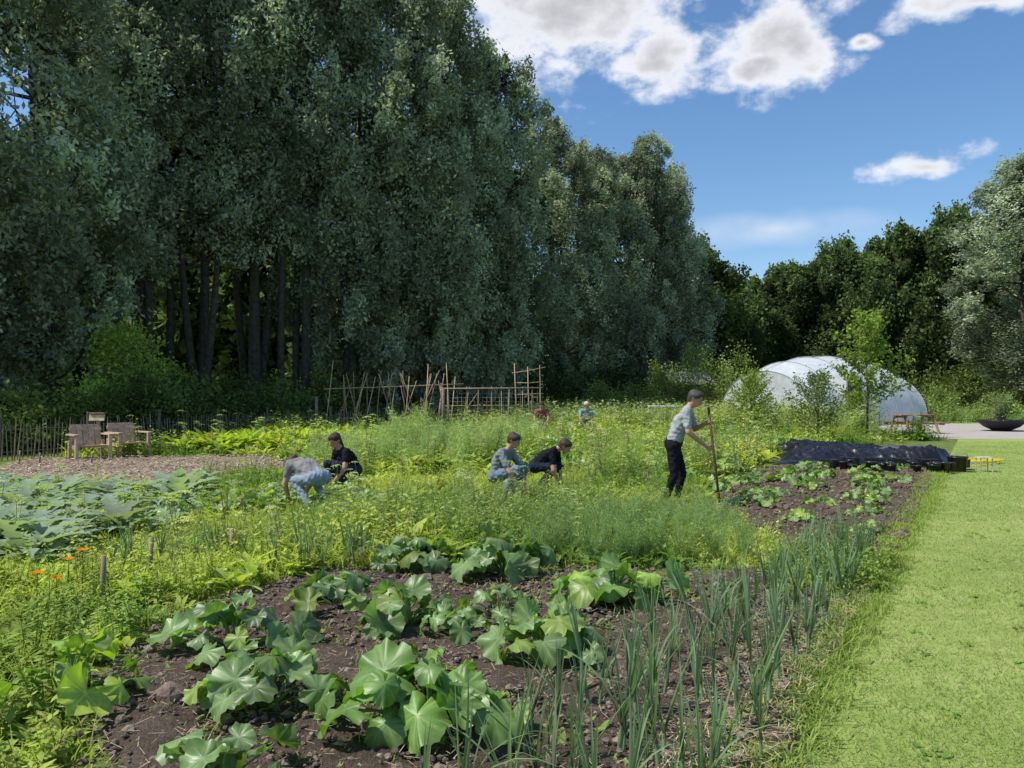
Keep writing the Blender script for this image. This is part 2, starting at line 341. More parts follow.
def p_umbel(seed,h=.8):
    """tall flowering stem with a flat head"""
    r=np.random.default_rng(seed); parts=[]
    for s in range(3):
        a=r.uniform(0,6.3); H=h*r.uniform(.7,1.1); top=np.array([math.cos(a)*.12*H,math.sin(a)*.12*H,H]); v,f=tube([[0,0,0],top*.5,top],[.005,.004,.003],3,False); parts.append((v,f,np.full(len(v),.7)))
        for i in range(40):
            q=r.normal(0,.04,2); c=top+np.array([q[0],q[1],.02-q@q*3]); d=nrm(r.normal(0,1,3)+[0,0,1.5])*.012; e=nrm(np.cross(d,[1,.3,0]))*.012
            parts.append((np.array([c-e,c+d,c+e]),np.array([[0,1,2]]),np.full(3,1.5)))
        for i in range(10):
            t=r.uniform(.1,.8); c=top*t; d=nrm(r.normal(0,1,3)); e=nrm(np.cross(d,r.normal(0,1,3)))*.012; parts.append((np.array([c-e*.3,c+d*.06-e,c+d*.13,c+d*.06+e]),np.array([[0,1,2],[0,2,3]]),np.full(4,.9)))
    return merge(parts)
def p_leek(seed,h=.5,n=6,wd=.0085):
    r=np.random.default_rng(seed); parts=[]; v,f=tube([[0,0,0],[0,0,.10]],[.010,.009],6,False); parts.append((v,f,np.full(len(v),1.3))); a0=r.uniform(0,3.14)
    for i in range(n):
        parts.append(strip((0,0,.08),a0+(i%2)*math.pi+r.normal(0,.35),h*r.uniform(.55,1.1),wd*r.uniform(.7,1.15),(r.uniform(-.24,.03),r.uniform(.0,.35) if r.random()<.85 else 1.5),5,.6))
    return merge(parts)
def p_jag(seed,n=12,L=.75):
    r=np.random.default_rng(seed); parts=[]
    for i in range(n):
        seg=12; l=L*r.uniform(.6,1.1)
        parts.append(strip((0,0,0),i*6.283/n+r.normal(0,.25),l,l*.17,(r.uniform(.0,.6),r.uniform(.8,1.7)),seg,.3,lambda t:np.where((np.arange(len(t))%2)==0,1,.42)*np.clip(ov(t),.06,1)))
    return merge(parts)
def squash_leaf(seed):
    r=np.random.default_rng(seed); K=50; NR=6; th=-np.pi+(np.arange(K)+.0)*2*np.pi/K
    c=np.abs(np.cos(2.5*th)); R=(.86+.13*c**.8+.035*np.sin(21*th+r.uniform(0,6))+.03*np.sin(3*th+r.uniform(0,6)))*(1+.10*np.cos(th))
    R*=1-.6*np.exp(-((np.abs(th)-np.pi)/.22)**2); ph=r.uniform(0,6.3,4); V=[[0,0,0]]; S=[[1.5,1.4,1.6]]
    cup=r.uniform(-.25,.5)
    for k in range(1,NR+1):
        p=k/NR; x=R*np.cos(th)*p; y=R*np.sin(th)*p
        z=-cup*p*p+.2*p*p*np.sin(2*th+ph[0])+.12*p**2*np.sin(3*th+ph[1])+.10*p**3*np.sin(8*th+ph[2])+.05*p**3*np.sin(13*th+ph[3])-.045*p*c**3+.02*p*np.sin(14*th+5*p)
        vein=(c>.985)*(1.-.5*p); sec=(np.abs(np.sin(7*p+2.5*np.abs(np.arcsin(np.sin(2.5*th)))))>.93)*.10
        mot=r.uniform(.85,1.15,K)
        V+=list(np.stack([x,y,z],-1)); b=mot*(1+.12*math.sin(ph[0]+p*4))
        S+=list(np.stack([b*(1+.6*vein+sec),b*(1+.4*vein+sec),b*(1+.7*vein+sec)],-1))
    V=np.array(V);F3=[[0,1+j,1+(j+1)%K] for j in range(K)];F4=[[1+k*K+j,1+(k+1)*K+j,1+(k+1)*K+(j+1)%K,1+k*K+(j+1)%K] for k in range(NR-1) for j in range(K)]
    return V,[np.array(F3),np.array(F4)],np.array(S)
SL=[squash_leaf(i) for i in range(8)]
def squash_plant(name,x,y,sz=1.,n=13,seed=0,col=(.055,.10,.03),spread=(1,1),mb=None,low=1.):
    r=np.random.default_rng(seed); own=mb is None; mb=mb or MB()
    for i in range(n):
        ph=i*2.4+r.normal(0,.4); q=math.sqrt((i+.6)/n); rad=.36*sz*q*r.uniform(.65,1.2); h=low*sz*(.27-.17*q)*r.uniform(.7,1.4)+.03
        L=sz*r.uniform(.06,.15); tl=.1+.85*q*r.uniform(.2,1.4)
        lx,ly=x+rad*math.cos(ph)*spread[0],y+rad*math.sin(ph)*spread[1]
        V,Fs,S=SL[r.integers(0,8)]; W=V*L*np.array([1,r.uniform(.8,1.1),1.15])
        ct,st=math.cos(tl),math.sin(tl); W=W@np.array([[ct,0,-st],[0,1,0],[st,0,ct]])
        rl=r.normal(0,.4); cr,sr=math.cos(rl),math.sin(rl); W=W@np.array([[1,0,0],[0,cr,sr],[0,-sr,cr]])
        a=ph+r.normal(0,.6); ca,sa=math.cos(a),math.sin(a); W=W@np.array([[ca,sa,0],[-sa,ca,0],[0,0,1]])
        W=W+np.array([lx,ly,h]); W[:,2]=np.maximum(W[:,2],.05)
        cc_=np.array(col)*r.uniform(.65,1.35)
        if r.random()<.12: cc_=cc_*np.array([1.45,1.3,.8])
        mb.add(W,Fs,S*cc_)
        v,f=tube([[x+r.normal(0,.02),y+r.normal(0,.02),.02],[x+(lx-x)*.45,y+(ly-y)*.45,h*.75],[lx,ly,h-.004]],[.007*sz,.006*sz,.0045*sz],5,False); mb.add(v,f,(.22,.32,.11))
    if own: return mb.obj(name,[M_squash])
SC=(.15,.23,.08)
SQ=[(-2.25,3.95,1.0,12,(.19,.28,.06)),(-1.72,4.75,1.0,19,None),(-1.25,3.95,.95,18,None),(-.40,3.62,1.15,28,(.14,.24,.055)),(-1.15,3.0,.85,12,None),
    (-1.3,5.75,.9,17,None),(-.72,5.2,.95,21,None),(-.88,6.9,.95,19,None),(-.08,6.75,1.15,28,None),(.78,5.85,1.1,24,(.15,.25,.07)),(.22,4.65,1.0,20,None),(-.1,5.45,.8,13,None),(-.35,5.0,.7,10,None)]
for i,(x,y,s,n,c) in enumerate(SQ): squash_plant('squash_plant',x,y,s,n,i+3,c or SC,(1.15,.9))
i=40
for x,y,s in [(3.3,12.6,1.),(4.0,13.4,1.),(3.9,11.9,.9),(4.9,13.9,1.1),(5.6,15.2,1.1),(4.4,15.2,1.2),(3.4,11.0,.9),(6.6,14.3,1.),(6.1,13.2,1.),(5.6,12.1,.9),(5.1,11.2,.9),(7.2,15.6,1.),(3.6,9.6,.7),(6.4,16.4,1.),(7.9,16.0,.9),(4.0,8.7,.6),(4.5,16.6,1.3),(5.3,17.6,1.3),(3.3,14.4,1.2),(4.6,10.0,.7),(5.0,12.9,.9),(6.9,13.8,.8),(4.4,11.0,.8),(5.9,14.6,.9)]:
    i+=1; squash_plant('squash_plant',x,y,s*.82,12,i,(.20,.29,.09),(1.3,1.1),None,.75)

# ---------------------------------------------------------------- scattered vegetation
FX=lambda y: np.where(y>18.6,-12.4+.411*(y-18.6),-12.4-.411*(18.6-y))
EX=[(BED1,.0),(BED2,.0),(MUL,-.1),(TARP,-.2)]
PPL=[[(1.9,10.2),(3.0,10.2),(2.9,11.3),(2.0,11.3)],[(-.5,11.3),(.5,11.3),(.5,12.5),(-.5,12.5)],[(.3,12.1),(1.1,12.1),(1.1,13.2),(.3,13.2)],[(-3.3,9.6),(-2.3,9.6),(-2.3,11),(-3.3,11)],[(-3.2,11.9),(-2.4,11.9),(-2.4,12.9),(-3.2,12.9)]]
EXP=EX+[(p,0.) for p in PPL]
MIDN=[(-7.5,6),(-2.4,6),(-1.7,7),(.4,7.15),(2.6,6.9),(2.8,9),(2.8,11),(3.6,15),(-1,15),(-9.5,15)]
MIDF=[(-11.3,19.6),(-9.5,14.5),(4,14.5),(6,18),(8,22),(15,27),(15,36),(2,46),(-6.6,31)]
KB=2.35
def scat(name,protos,q,sc,col,tilt=.12,v=.42,hue=.12,z=0.,smooth=True,mat=None,szv=.35):
    mb=MB(); k=len(protos); ids=rng.integers(0,k,len(q))
    for i,p in enumerate(protos):
        u=q[ids==i]; n=len(u)
        if n==0: continue
        c=KB*colvar(n,(1,1,1),v,hue)*(col(u) if callable(col) else np.array(col)[None])
        s=rng.uniform(1-szv,1+szv,n)*(sc(u) if callable(sc) else sc)
        inst(mb,p,z0(u,z),rng.uniform(0,6.3,n),s,c,tilt)
    return mb.obj(name,[mat or M_leaf],smooth)
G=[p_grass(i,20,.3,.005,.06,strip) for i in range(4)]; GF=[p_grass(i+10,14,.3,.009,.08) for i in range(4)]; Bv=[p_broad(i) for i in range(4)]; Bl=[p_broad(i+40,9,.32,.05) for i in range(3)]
Hb=[p_herb(i) for i in range(4)]; HF=[p_herb(i+10,3,.5,.075,10) for i in range(4)]; Fe=[p_feather(i) for i in range(4)]; Lk=[p_leek(i) for i in range(6)]; Um=[p_umbel(i) for i in range(3)]
def ycol(u):
    n=fbm(u[:,0]+4,u[:,1],.45,3)[:,None]; a=np.array([.09,.14,.035]);b=np.array([.225,.255,.06]); t=np.clip(.5+n*2.0,0,1); return a*(1-t)+b*t
ht=lambda u:.55+.75*np.clip(fbm(u[:,0]+40,u[:,1]*.7,.7,3)*1.3+.35,0,1.2)
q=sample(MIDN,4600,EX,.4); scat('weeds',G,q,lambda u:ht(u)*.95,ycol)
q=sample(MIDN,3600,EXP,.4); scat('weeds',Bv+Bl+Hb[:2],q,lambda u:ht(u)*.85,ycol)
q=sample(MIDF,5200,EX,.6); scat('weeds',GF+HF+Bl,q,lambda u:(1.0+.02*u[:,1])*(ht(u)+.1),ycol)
q=sample(MIDF+[],240,EX,.6); scat('wild_flowers',Um,q,1.,(.2,.21,.11))
q=sample(MIDN,70,EXP,.4); scat('wild_flowers',Um,q,.75,(.2,.21,.11))
q=sample([(-6,2),(-1.6,2),(-1.95,3.6),(-2.4,4.3),(-2.4,6.3),(-6.5,8)],1500); scat('weeds',G+Bv+Bv+Hb,q,.75,ycol)
BW=[p_grass(20+i,12,.12,.004,.05) for i in range(3)]+[p_broad(20+i,9,.10,.018) for i in range(3)]
q=sample(BED1,560); q=q[fbm(q[:,0],q[:,1],1.1,3)>-.08]; scat('bed_weeds',BW,q,.85,(.14,.19,.05))
q=sample(BED2,260); scat('bed_weeds',BW,q,.9,(.13,.18,.05))
EDG=[(LE(2)-.3,2),(LE(2)+.05,2),(LE(7)+.05,7),(LE(16)+.1,16),(LE(16)-.3,16),(LE(7)-.25,7)]
q=sample(EDG,1300); scat('edge_grass',[p_grass(30+i,24,.09,.0035,.07) for i in range(4)],q,1.,(.15,.19,.05))
q=sample([(2.0,6.0),(2.8,6.1),(3.6,7.3),(3.2,7.8),(2.5,7.6)],200); scat('weeds',Bv+Hb+G,q,.62,(.14,.19,.045))
q=sample([(.2,7.2),(2.3,7.2),(2.7,9.2),(2.5,10.4),(.9,9.8),(.2,8.2)],330); scat('carrot_foliage',Fe,q,.85,(.135,.185,.075),szv=.45)
q=sample([(-2.6,8),(.2,7.6),(1.4,10),(0.5,11.2),(-2.2,10)],260,EXP); scat('dill_plants',Fe+Hb,q,.9,(.16,.20,.07),szv=.45)
q=sample([(-4.5,16),(-.6,16),(1.5,25),(-3.5,25)],380); scat('fennel_plants',[p_feather(50+i,7,.75,34,.10,.006,.5) for i in range(4)],q,lambda u:.45+ht(u)*.6,(.19,.235,.10),szv=.45)
q=sample([(1.2,13),(3,13.4),(4.2,16),(6.0,22),(2.2,22)],400); scat('weeds',[p_feather(60+i,8,.45,34,.08,.005,.5) for i in range(3)]+HF+Bl,q,1.1,(.165,.21,.065),szv=.45)
q=sample([(-9.2,21),(-4,21),(-3.2,25.5),(-8,26)],380); scat('chard_plants',[p_broad(70+i,14,.62,.10,1.5) for i in range(4)],q,1.,(.21,.25,.035))
CARD=[(-9.0,12.3),(-7,7.6),(-4.2,7.0),(-4,10),(-5,12.0)]
q=sample(CARD,150); scat('artichoke_plants',[p_jag(i) for i in range(5)],q,.80,(.14,.175,.13),.05,.3,.08)
q=sample([(-4.6,9.5),(-1.6,10.2),(-2.6,12.3),(-5,12.3)],60,EXP)
mb=MB()
for k,(x,y) in enumerate(q): squash_plant('x',x,y,.9,9,200+k,(.22,.30,.11),(1,1),mb,.8)
mb.obj('courgette_plants',[M_squash])
q=sample([(-.5,17),(4,15),(8,22),(9,26),(0,25)],90,EX); mb=MB()
for k,(x,y) in enumerate(q): squash_plant('x',x,y,1.3,8,300+k,(.23,.33,.1),(1,1),mb)
mb.obj('marrow_plants',[M_squash])
q=sample([(2,31),(14,30),(16,40),(20,52),(3,46),(-4,36)],2000); scat('tall_grass',[p_grass(80+i,22,1.1,.018,.2) for i in range(4)]+[p_herb(80+i,5,1.1,.16,12,.4) for i in range(3)],q,1.,(.17,.205,.085))
q=sample([(22,43),(45,43),(45,58),(20,58)],700); scat('tall_grass',[p_grass(80+i,22,1.1,.02,.2) for i in range(2)]+[p_herb(80+i,5,1.1,.16,12,.4) for i in range(3)],q,.8,(.13,.17,.065))
q=[]
for s in (-1.12,-1.38,-1.68,-1.98):
    for y in np.arange(2.7,7.7,.10):
        if s<-1.9 and (y>5.2): continue
        if rng.random()<.2: continue
        q.append((s+.61*y+rng.normal(0,.04),y+rng.normal(0,.05)))
scat('leek_plants',Lk,np.array(q),.88,(.10,.14,.08),.10,.25,.06,.03,szv=.25)
q=sample([(-3.6,6.7),(-1.2,6.9),(-1.2,7.7),(-3.6,7.7)],60)
scat('leek_plants',Lk,q,.75,(.09,.125,.08),.12,.2,.06)
def blades(name,q,h,wd,col,z=.004):
    n=len(q); a=rng.uniform(0,6.3,n); hh=h*rng.uniform(.4,1.3,n); le=rng.normal(0,.8,(n,2))*hh[:,None]
    d=np.stack([np.cos(a),np.sin(a),np.zeros(n)],-1)*wd; b=z0(q,z); tip=b+np.c_[le,hh]
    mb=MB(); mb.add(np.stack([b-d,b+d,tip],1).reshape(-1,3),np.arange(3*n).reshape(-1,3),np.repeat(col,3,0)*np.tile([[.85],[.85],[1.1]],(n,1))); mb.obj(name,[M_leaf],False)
def lawncol(q):
    n=len(q); c=colvar(n,(.26,.345,.09),.35,.1); t=np.clip(fbm(q[:,0],q[:,1],.9,3)*2.2+.3,0,1)[:,None]; c=c*(1-t)+colvar(n,(.38,.42,.16),.25,.1)*t
    dry=rng.random(n)<.13; c[dry]=colvar(dry.sum(),(.52,.46,.28),.2,.05); return c
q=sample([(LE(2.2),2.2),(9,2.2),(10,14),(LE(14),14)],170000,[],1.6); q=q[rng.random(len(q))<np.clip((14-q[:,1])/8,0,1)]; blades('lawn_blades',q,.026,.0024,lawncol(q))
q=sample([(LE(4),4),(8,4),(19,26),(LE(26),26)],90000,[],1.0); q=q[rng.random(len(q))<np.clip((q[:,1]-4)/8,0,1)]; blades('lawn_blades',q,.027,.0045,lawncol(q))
q=sample([(LE(2.5)+.2,2.5),(6,2.5),(9,10),(LE(10)+.2,10)],160); scat('lawn_clover',[p_broad(120+i,8,.05,.012,1.2) for i in range(3)],q,1.,(.13,.18,.05))
mb=MB()
def flower(mb,x,y,z,r_,col):
    for k in range(16):
        a=k*.3927; d=np.array([math.cos(a),math.sin(a),.25]); s_=np.array([-math.sin(a),math.cos(a),0])*.28*r_
        c=np.array([x,y,z]); mb.add([c,c+d*r_*.6-s_,c+d*r_,c+d*r_*.6+s_],[[[0,1,2,3]]],np.array(col)*rng.uniform(.85,1.15))
    v,f=tube([[x,y,0],[x,y,z]],[.004,.003],4,False); mb.add(v,f,(.08,.14,.03))
for x,y,z in [(-3.35,5.45,.34),(-3.3,5.6,.27),(-3.25,5.85,.42),(-3.5,6.1,.3)]: flower(mb,x,y,z,.05,(.8,.25,.01))
mb.obj('marigold_flowers',[M_leaf],False)
mb=MB()
q=sample([(-9.5,20.5),(-5,20.5),(-4,26),(-9,26)],60)
for x,y in q: flower(mb,x,y,rng.uniform(.5,.7),.06,(.7,.5,.03))
mb.obj('yellow_flowers',[M_leaf],False)

# ---------------------------------------------------------------- trees
def leaves(mb,c,L,asp,col,up=.4,mat=0,r=rng):
    n=len(c); N_=nrm(r.normal(0,1,(n,3))+np.array([0,0,up])); t=nrm(np.cross(N_,r.normal(0,1,(n,3)))); b=np.cross(N_,t)
    l=(L*r.uniform(.6,1.3,n))[:,None]/2; t=t*l; b=b*l*asp
    mb.add(np.stack([c-t,c+b,c+t,c-b],1).reshape(-1,3),np.arange(4*n).reshape(-1,4),np.repeat(col,4,0),mat)
def tree_mesh(name,seed,H,R,zb,nl,nleaf,leaf,cA,cB,stems=3,r0=.28,asp=.5,vert=1.6,cl=28,bark=(.08,.07,.056),prof=None,lobe=.34,bw=1.,lv=(.55,1.4)):
    r=np.random.default_rng(seed); mb=MB(); SP=[]
    for s in range(stems):
        a=r.uniform(0,6.3); sp_=R*.35*r.uniform(.3,1) if stems>1 else .3; hh=H*(.95 if s==0 else r.uniform(.7,.92)); t=np.linspace(0,1,12)
        b=r.normal(0,.25,2) if s else np.zeros(2)
        P=np.stack([b[0]+math.cos(a)*sp_*t+.25*np.sin(t*5+a),b[1]+math.sin(a)*sp_*t+.25*np.sin(t*4+2*a),hh*t-.2],-1); P[0,:2]=b
        rr=r0*(.75 if s else 1)*(1-t)**.8+.03; rr[0]*=1.35
        v,f=tube(P,rr,9); mb.add(v,f,np.array(bark),1); SP.append(P)
    prof=prof or (lambda t:np.sin(np.pi*(t*.82+.14))**.75)
    per=max(8,int(nleaf/(nl*cl)))
    for i in range(nl):
        t=(i+.5)/nl; z=zb+(H-zb)*t*.97; Rz=R*prof(t); a=i*2.4+r.normal(0,.4); rad=Rz*math.sqrt(r.uniform(.05,1))*.90
        aa=R*lobe*r.uniform(.5,1.3)*(.5+.5*prof(t)); c=np.array([math.cos(a)*rad,math.sin(a)*rad,z])
        P=SP[r.integers(0,len(SP))]; k=int(np.clip(np.searchsorted(P[:,2],z-aa*1.3-rad*.5),1,len(P)-2)); s_=P[k]
        m=(s_+c)/2+np.array([0,0,-.25*rad*.5]); v,f=tube([s_,m,c],[.09*bw,.055*bw,.02],5,False); mb.add(v,f,np.array(bark),1)
        d=nrm(r.normal(0,1,(cl,3))); rr=r.uniform(.5,1.2,cl)[:,None]; cc=c+d*rr*np.array([aa,aa,aa*vert])
        for k2 in range(0,cl,4):
            v,f=tube([c,(c+cc[k2])/2+[0,0,.1],cc[k2]],[.022,.014,.006],3,False); mb.add(v,f,np.array(bark)*.9,1)
        lb=r.uniform(*lv); br=r.uniform(.65,1.35,cl)*lb; n=cl*per
        off=r.normal(0,1,(n,3))*np.array([aa*.19,aa*.19,aa*.26]); pos=np.repeat(cc,per,0)+off
        mix=np.clip(r.uniform(0,1,(n,1))*.9+r.uniform(-.2,.3,(cl,1)).repeat(per,0),0,1)
        col=(np.array(cA)*(1-mix)+np.array(cB)*mix)*br.repeat(per)[:,None]
        leaves(mb,pos,leaf,asp,col,.5,0,r)
    return mb.mesh(name,[M_treeleaf,M_bark])
def place(name,me,x,y,s=1,sz=None,yaw=0):
    o=bpy.data.objects.new(name,me); o.location=(x,y,0); o.scale=(s,s,sz or s); o.rotation_euler=(0,0,yaw); scene.collection.objects.link(o); return o
PA,PB=(.17,.215,.135),(.47,.51,.40)
POP=[tree_mesh('poplar_a',1,22,3.9,1.5,56,72000,.215,PA,PB,3,lobe=.29,cl=22),tree_mesh('poplar_b',2,22,4.3,2.5,56,72000,.215,PA,PB,2,lobe=.29,cl=22),
     tree_mesh('poplar_tall',3,23,4.0,8.0,42,52000,.215,PA,PB,4,.24,lobe=.29,cl=22)]
DK1,DK2=(.055,.088,.035),(.145,.195,.07)
RND=[tree_mesh('broad_a',11,15,5.5,1.5,46,50000,.32,DK1,DK2,2,.3,.7,.85,24,lobe=.3),tree_mesh('broad_b',12,15,6.0,1.0,46,50000,.32,DK1,DK2,1,.4,.7,.8,24,lobe=.28)]
WD=[tree_mesh('wood_a',13,15,5.5,1.,34,15000,.5,DK1,DK2,2,.3,.7,.85,16,lobe=.32)]
for x,y,m,s,h in [(-18.5,24,0,1,1),(-16.3,26.5,1,1,1.05),(-17.8,32,0,1.05,1.1),(-15.6,33,2,1,1.05),(-13.6,33.5,2,.9,1),(-11.8,35.5,2,1,1.1),(-9.9,35.5,2,.9,1.05),(-8.0,37,1,1,1.08),(-5.8,38,0,1,1.08),(-3.6,40,1,.95,1.05),(-1.0,42.5,0,.98,.95),
                    (2.9,50,1,.95,.87),(5.4,54,0,1.,.87),(8.0,56,1,.85,.85),(9.9,56,0,.95,.93),(12.0,59,1,.9,.86),(-24,30,0,1,1)]:
    place('white_poplar_tree',POP[m],x,y,s,h,rng.uniform(0,6.3))
for x,y,m,s,h in [(15.5,66,0,.95,.98),(18.5,70,1,.8,.85),(22,73,0,.75,.78),(27.5,76,1,.95,.95),(32.5,76,0,1,1.1),(37,74,1,1,1.18),(42,72,0,1.05,1.25),(47,72,1,1.1,1.3),(54,70,0,1.2,1.3),(62,66,1,1.2,1.2),(24.5,80,1,1,.9),(30,82,0,1,1.0),(12,68,1,1,.9),(7,66,0,1,.9)]:
    place('broadleaf_tree',RND[m],x,y,s,h,rng.uniform(0,6.3))
place('willow_tree',POP[1],37.8,56,1.35,.86,2); place('willow_tree',POP[0],39.5,50,1.25,.84,1)
for i,x in enumerate(np.arange(-44,1,4.6)):
    place('woodland_tree',WD[0],x+rng.normal(0,1),48+rng.uniform(-2,5),1.1,1.15+rng.uniform(-.1,.15),rng.uniform(0,6.3))
def mass(name,blobs,per,leaf,cA,cB,asp=.6,cl=24,wood=True):
    mb=MB(); r=rng
    for (x,y,z,a,b,c) in blobs:
        d=nrm(r.normal(0,1,(cl,3))); cc=np.array([x,y,z])+d*r.uniform(.4,1.05,(cl,1))*np.array([a,b,c]); cc[:,2]=np.maximum(cc[:,2],.1)
        br=r.uniform(.6,1.4,cl)*r.uniform(.8,1.2); n=cl*per; pos=np.repeat(cc,per,0)+r.normal(0,1,(n,3))*np.array([a,b,c])*.2
        pos[:,2]=np.maximum(pos[:,2],.02); mix=r.uniform(0,1,(n,1)); leaves(mb,pos,leaf,asp,(np.array(cA)*(1-mix)+np.array(cB)*mix)*br.repeat(per)[:,None])
        if wood:
            for k in range(0,cl,5):
                v,f=tube([[x,y,0],[(x+cc[k,0])/2,(y+cc[k,1])/2,cc[k,2]*.6],cc[k]],[.03,.02,.006],4,False); mb.add(v,f,(.08,.07,.05),1)
    return mb.obj(name,[M_treeleaf,M_bark])
bl_=[]
for t in np.arange(0,1,.02):
    y=19+t*27; x=float(FX(np.array(y)))-1.8-rng.uniform(0,1.6); h=rng.uniform(.7,1.7)
    bl_.append((x,y,h*.7,1.1,1.1,h))
mass('hedge',bl_,70,.14,(.07,.11,.035),(.18,.24,.07))
bl_=[(x,42+rng.uniform(0,5)+abs(x+5)*.25+max(0,x)*.75,1.6,2,1.5,rng.uniform(1.5,3.2)) for x in np.arange(-32,24,2.0)]
mass('hedge',bl_,70,.22,(.05,.08,.03),(.12,.16,.05))
bl_=[(x,62+rng.uniform(-2,3),1.6,2.4,1.6,rng.uniform(1.8,3.0)) for x in np.arange(14,64,2.6)]
mass('hedge',bl_,70,.26,(.07,.10,.035),(.16,.21,.06))
bl_=[(x,y,h*.5,1.3,1.1,h*.6) for x,y,h in [(11,46,3.2),(13,47,2.6),(9,47,3),(16,47,2.2),(14.5,50,4),(12.5,52,4.5),(24,47,1.6),(26.5,48,1.8),(29,46,1.6),(5,45,2.2),(7,46,2.4)]]
mass('shrub',bl_,120,.16,(.15,.21,.06),(.26,.32,.1))
mass('elder_shrub',[(-13.4,27,2.6,1.3,1.2,1.6),(-13.9,26.5,1.4,1.2,1.2,1.2),(-12.6,27.5,1.5,.9,.9,1.1)],150,.15,(.25,.34,.06),(.40,.48,.12))
def sapling(name,x,y,H,R,z0_,n,per,leaf,cA,cB,seed):
    r=np.random.default_rng(seed); mb=MB(); v,f=tube([[0,0,0],[.04,.02,H*.4],[-.03,.03,H*.75],[0,0,H*.97]],[.045,.035,.02,.008],7); mb.add(v,f,(.13,.11,.08),1)
    for i in range(n):
        t=(i+.5)/n; z=z0_+(H-z0_)*t; a=i*2.4+r.normal(0,.3); L=R*(.45+.75*math.sin(math.pi*min(1,t*.8+.25)))*r.uniform(.6,1.3)*(1-.35*t); e=np.array([math.cos(a)*L,math.sin(a)*L,z+L*.55]); b=np.array([0,0,z-.1])
        v,f=tube([b,(b+e)/2+[0,0,-.05],e],[.014,.01,.004],4,False); mb.add(v,f,(.12,.1,.07),1)
        tt=r.uniform(.25,1.05,per)[:,None]; pos=b+(e-b)*tt+r.normal(0,.09,(per,3)); mx_=r.uniform(0,1,(per,1)); leaves(mb,pos,leaf,.5,(np.array(cA)*(1-mx_)+np.array(cB)*mx_)*r.uniform(.7,1.2),.3,0,r)
    o=mb.obj(name,[M_treeleaf,M_bark]); o.location=(x,y,0); return o
sapling('young_tree',12.9,28,4.5,1.2,1.2,36,100,.16,(.17,.25,.05),(.30,.38,.09),5)
sapling('young_shrub',10.7,27,2.3,1.0,.2,40,80,.10,(.13,.19,.06),(.22,.28,.1),6)
sapling('young_shrub',9.6,31,2.2,1.0,.2,30,60,.12,(.18,.25,.05),(.26,.34,.08),7)
sapling('young_shrub',14.8,33,1.6,1.0,.2,30,60,.12,(.18,.25,.05),(.26,.34,.08),8)
sapling('young_shrub',11.0,35,2.6,1.3,.2,30,70,.13,(.18,.25,.05),(.26,.34,.08),9)

# ---------------------------------------------------------------- fence
mb=MB(); pts=[(-16.5,9),(-12.4,18.6),(-7.3,31),(0,44)]
for (x1,y1),(x2,y2) in zip(pts[:-1],pts[1:]):
    L=math.hypot(x2-x1,y2-y1); ya=math.atan2(y2-y1,x2-x1)
    for t in np.arange(0,L,.105):
        x,y=x1+(x2-x1)*t/L,y1+(y2-y1)*t/L; h=rng.uniform(.82,1.04)
        v,f=box((0,0,0),(.034,.014,h),ya+rng.normal(0,.2)); v[:,0]+=v[:,2]*rng.normal(0,.05); top=v[4:].mean(0); v[4:]=top+(v[4:]-top)*.5; v+=np.array([x,y,h/2]); mb.add(v,f,np.array((.26,.20,.15))*rng.uniform(.5,1.3))
    for t in np.arange(0,L,2.4):
        x,y=x1+(x2-x1)*t/L,y1+(y2-y1)*t/L; v,f=tube([[x,y,0],[x+.01,y+.05,1.15]],[.045,.04],7); mb.add(v,f,(.14,.12,.1))
    for z in (.2,.75): v,f=tube([[x1,y1+.02,z],[x2,y2+.02,z]],.006,4); mb.add(v,f,(.15,.15,.15))
mb.obj('paling_fence',[M_wood],False)

# ---------------------------------------------------------------- bean pole frames
def pole(mb,a,b,r_=.018,col=(.46,.34,.21)):
    a=np.array(a,float);b=np.array(b,float); m=(a+b)/2+rng.normal(0,.02,3); v,f=tube([a,m,b],[r_,r_*.9,r_*.7],5); mb.add(v,f,np.array(col)*rng.uniform(.6,1.2))
mb=MB()
for x in np.arange(-6.4,-1.9,.34):
    y=27+rng.normal(0,.1); pole(mb,(x+rng.normal(0,.15),y-.45,0),(x+.1+rng.normal(0,.3),y+.08,2.25+rng.normal(0,.25))); pole(mb,(x+rng.normal(0,.15),y+.5,0),(x+rng.normal(0,.25),y-.08,2.15+rng.normal(0,.2)))
pole(mb,(-6.6,27,1.8),(-1.7,27,1.98),.024)
for k in range(8): x=rng.uniform(-6,-2.4); pole(mb,(x,27.1,0),(x+rng.choice([-1,1])*rng.uniform(.5,.9),27,2.35),.016)
mb.obj('bean_pole_frame',[M_wood])
mb=MB()
for x in (-2.3,-1.2,-.1,1.0): pole(mb,(x,27.5,0),(x,27.5,1.85),.03,(.3,.22,.15))
pole(mb,(-2.4,27.5,1.82),(1.1,27.5,1.85),.025); pole(mb,(-2.4,27.5,1.2),(1.1,27.5,1.22),.017); pole(mb,(-2.3,27.5,.1),(-1.2,27.5,1.7),.015)
for x in (-1.9,-1.5,-.7,-.4,.3,.6): pole(mb,(x,27.5,0),(x+rng.normal(0,.15),27.5,1.9),.012)
for x in np.arange(-2.25,1.0,.15): v,f=tube([(x,27.52,.1),(x,27.52,1.8)],.004,3); mb.add(v,f,(.4,.38,.33))
for z in np.arange(.3,1.8,.15): v,f=tube([(-2.3,27.52,z),(1.0,27.52,z)],.004,3); mb.add(v,f,(.4,.38,.33))
mb.obj('trellis_frame',[M_wood])
mb=MB()
for x in (.2,.75,1.25): pole(mb,(x,32,0),(x-.1,32,2.8+rng.normal(0,.1)),.024)
